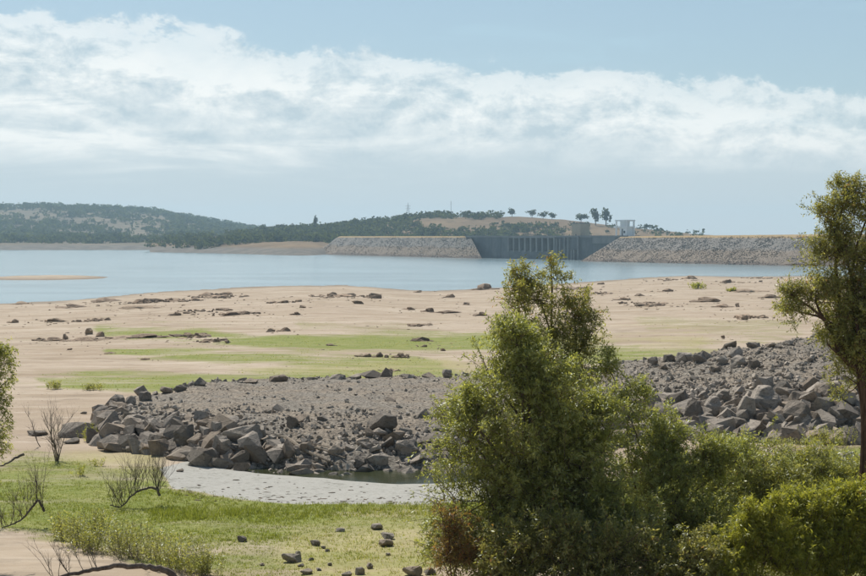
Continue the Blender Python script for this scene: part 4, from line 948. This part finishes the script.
FW = [(700, 560, 34, 46), (725, 540, 30, 44), (742, 575, 34, 50), (760, 530, 30, 42), (782, 560, 34, 56), (800, 520, 30, 44), (818, 575, 36, 60), (835, 520, 32, 44), (850, 560, 34, 56), (866, 530, 34, 50), (775, 500, 34, 36), (822, 490, 34, 34), (856, 478, 34, 32), (745, 500, 32, 36), (716, 505, 30, 36), (690, 520, 30, 36)]
for i, (a, b, c, d) in enumerate(FW): weed(a, b, c, d, 110, M['bright'] if i % 3 else M['olive'], 'loose feathery yellow-green weed among the shrubs below the mound, %s from left' % ORD[sorted(x[0] for x in FW).index(a)], 160 + i, 'feathery weeds below the rubble mound', ll=.12, lw=.03, k=18)
weed(93, 441, 24, 18, 60, M['bright'], 'small yellow-green bush between the slab and the rubble bank', 80, name='small_bush')
weed(79, 476, 10, 14, 16, M['bright'], 'small green weed near the bare shrub', 81)
weed(98, 466, 10, 10, 14, M['bright'], 'small green weed between the bare shrub and the arched branch', 82)
weed(54, 389, 14, 9, 30, M['olive'], 'leftmost tuft of tall grass on the lower green strip', 83, ll=.25, lw=.05)
weed(94, 390, 14, 7, 30, M['olive'], 'second tuft of tall grass on the lower green strip', 84, ll=.25, lw=.05)
weed(698, 289, 13, 7, 40, M['bright'], 'green bush on the far sand beside the rounded pale rock', 85, ll=.6, lw=.25, name='small_bush')
weed(732, 292, 7, 5, 24, M['bright'], 'tiny green bush on the far sand nearer the willow', 86, ll=.6, lw=.22, name='small_bush')
weed(830, 446, 40, 22, 90, M['bright'], 'yellow-green grassy bush at the foot of the rubble mound near the willow trunk', 87, name='small_bush')
weed(790, 450, 36, 14, 60, M['olive'], 'low olive bush below the largest boulder of the mound', 88, name='small_bush')
weed(720, 446, 40, 14, 60, M['olive'], 'low olive bush between the shrubs and the rubble mound', 89, name='small_bush')

# grass blades on the near turf
def build_grass():
    g = np.random.default_rng(70); n = 75000
    px = g.uniform(-30, 900, n); py = 445 + 145 * g.random(n) ** .9
    Y = np.interp(py, np.linspace(440, 600, 60), np.array([ground(433, a, H0)[1] for a in np.linspace(440, 600, 60)])) * g.uniform(.98, 1.02, n)
    x = (px - CX) / F * Y; z = H0(x, Y); gr, mu, dr = masks(x, Y, z)
    keep = g.random(n) < np.clip(gr * 1.1 - .12, 0, 1); x, Y, z, dr = x[keep], Y[keep], z[keep], dr[keep]; n = len(x); b = 5
    px, py = project(x, Y, z)
    tall = .7 + .9 * np.exp(-((py - 512 - (px - 300) * -.02) / 7.) ** 2) * (px > 150) + .5 * np.clip(fbm(x / 2.5, Y / 2.5, 3), -.5, 1)
    X_ = np.repeat(x, b) + g.normal(0, .06, n * b); Y_ = np.repeat(Y, b) + g.normal(0, .06, n * b); Z_ = H0(X_, Y_) - .02
    h = np.repeat(np.clip(tall, .3, 2), b) * g.uniform(.05, .15, n * b); ln = g.normal(0, .45, (n * b, 2)) * h[:, None]; ang = g.uniform(0, 6.28, n * b); wd = g.uniform(.008, .02, n * b)
    c, s = np.cos(ang) * wd, np.sin(ang) * wd
    V = np.stack([np.column_stack([X_ - c, Y_ - s, Z_]), np.column_stack([X_ + c, Y_ + s, Z_]), np.column_stack([X_ + ln[:, 0], Y_ + ln[:, 1], Z_ + h])], 1).reshape(-1, 3)
    ti = np.clip(g.uniform(0, .75, n * b) + np.repeat(dr, b) * .35, 0, 1)
    m = 42000; sy = np.exp(g.uniform(math.log(112), math.log(270), m)); sx_ = (g.uniform(20, 760, m) - CX) / F * sy; gs = masks(sx_, sy, H0(sx_, sy))[0]
    ok = (g.random(m) < gs * .8 * np.clip(.6 + 1.6 * fbm(sx_ / 6, sy / 3, 3), 0, 1)) & (bank_h(sx_, sy) < .02); sx_ = sx_[ok]; sy = sy[ok]; sz = H0(sx_, sy) - .02; q = len(sx_)
    hh = g.uniform(.03, .09, q); wv = g.uniform(.03, .09, q); l2 = g.normal(0, .05, (q, 2))
    V2 = np.stack([np.column_stack([sx_ - wv, sy, sz]), np.column_stack([sx_ + wv, sy, sz]), np.column_stack([sx_ + l2[:, 0], sy + l2[:, 1], sz + hh])], 1).reshape(-1, 3)
    V = np.concatenate([V, V2]); ti = np.concatenate([ti, g.uniform(.45, 1, q)])
    tag(link('grass', mesh_np('grass', V, np.arange(len(V)).reshape(-1, 3), np.repeat(ti, 3)), M['grass']), 'short bright green grass on the near lake bed', 'grass', None, 'stuff')
build_grass()

# ------------------------------------------------------------------ haze: even air round the whole scene
def build_haze():
    m = bpy.data.materials.new('haze_air'); m.use_nodes = True; t = m.node_tree; t.nodes.clear()
    o = t.nodes.new('ShaderNodeOutputMaterial'); v = t.nodes.new('ShaderNodeVolumePrincipled')
    v.inputs['Color'].default_value = (0.58, 0.83, 1.0, 1); v.inputs['Density'].default_value = 0.0001; v.inputs['Anisotropy'].default_value = 0.25
    t.links.new(v.outputs[0], o.inputs['Volume'])
    me = bpy.data.meshes.new('haze'); X0, X1, Y0, Y1, Z0, Z1 = -6700, 6700, -6700, 6700, -5, 150
    me.from_pydata([(X0, Y0, Z0), (X1, Y0, Z0), (X1, Y1, Z0), (X0, Y1, Z0), (X0, Y0, Z1), (X1, Y0, Z1), (X1, Y1, Z1), (X0, Y1, Z1)], [], [(0, 3, 2, 1), (4, 5, 6, 7), (0, 1, 5, 4), (1, 2, 6, 5), (2, 3, 7, 6), (3, 0, 4, 7)])
    me.update(); me.materials.append(m); tag(link('haze', me), 'thin pale haze over the lake and far hills', 'haze', None, 'stuff')
build_haze()
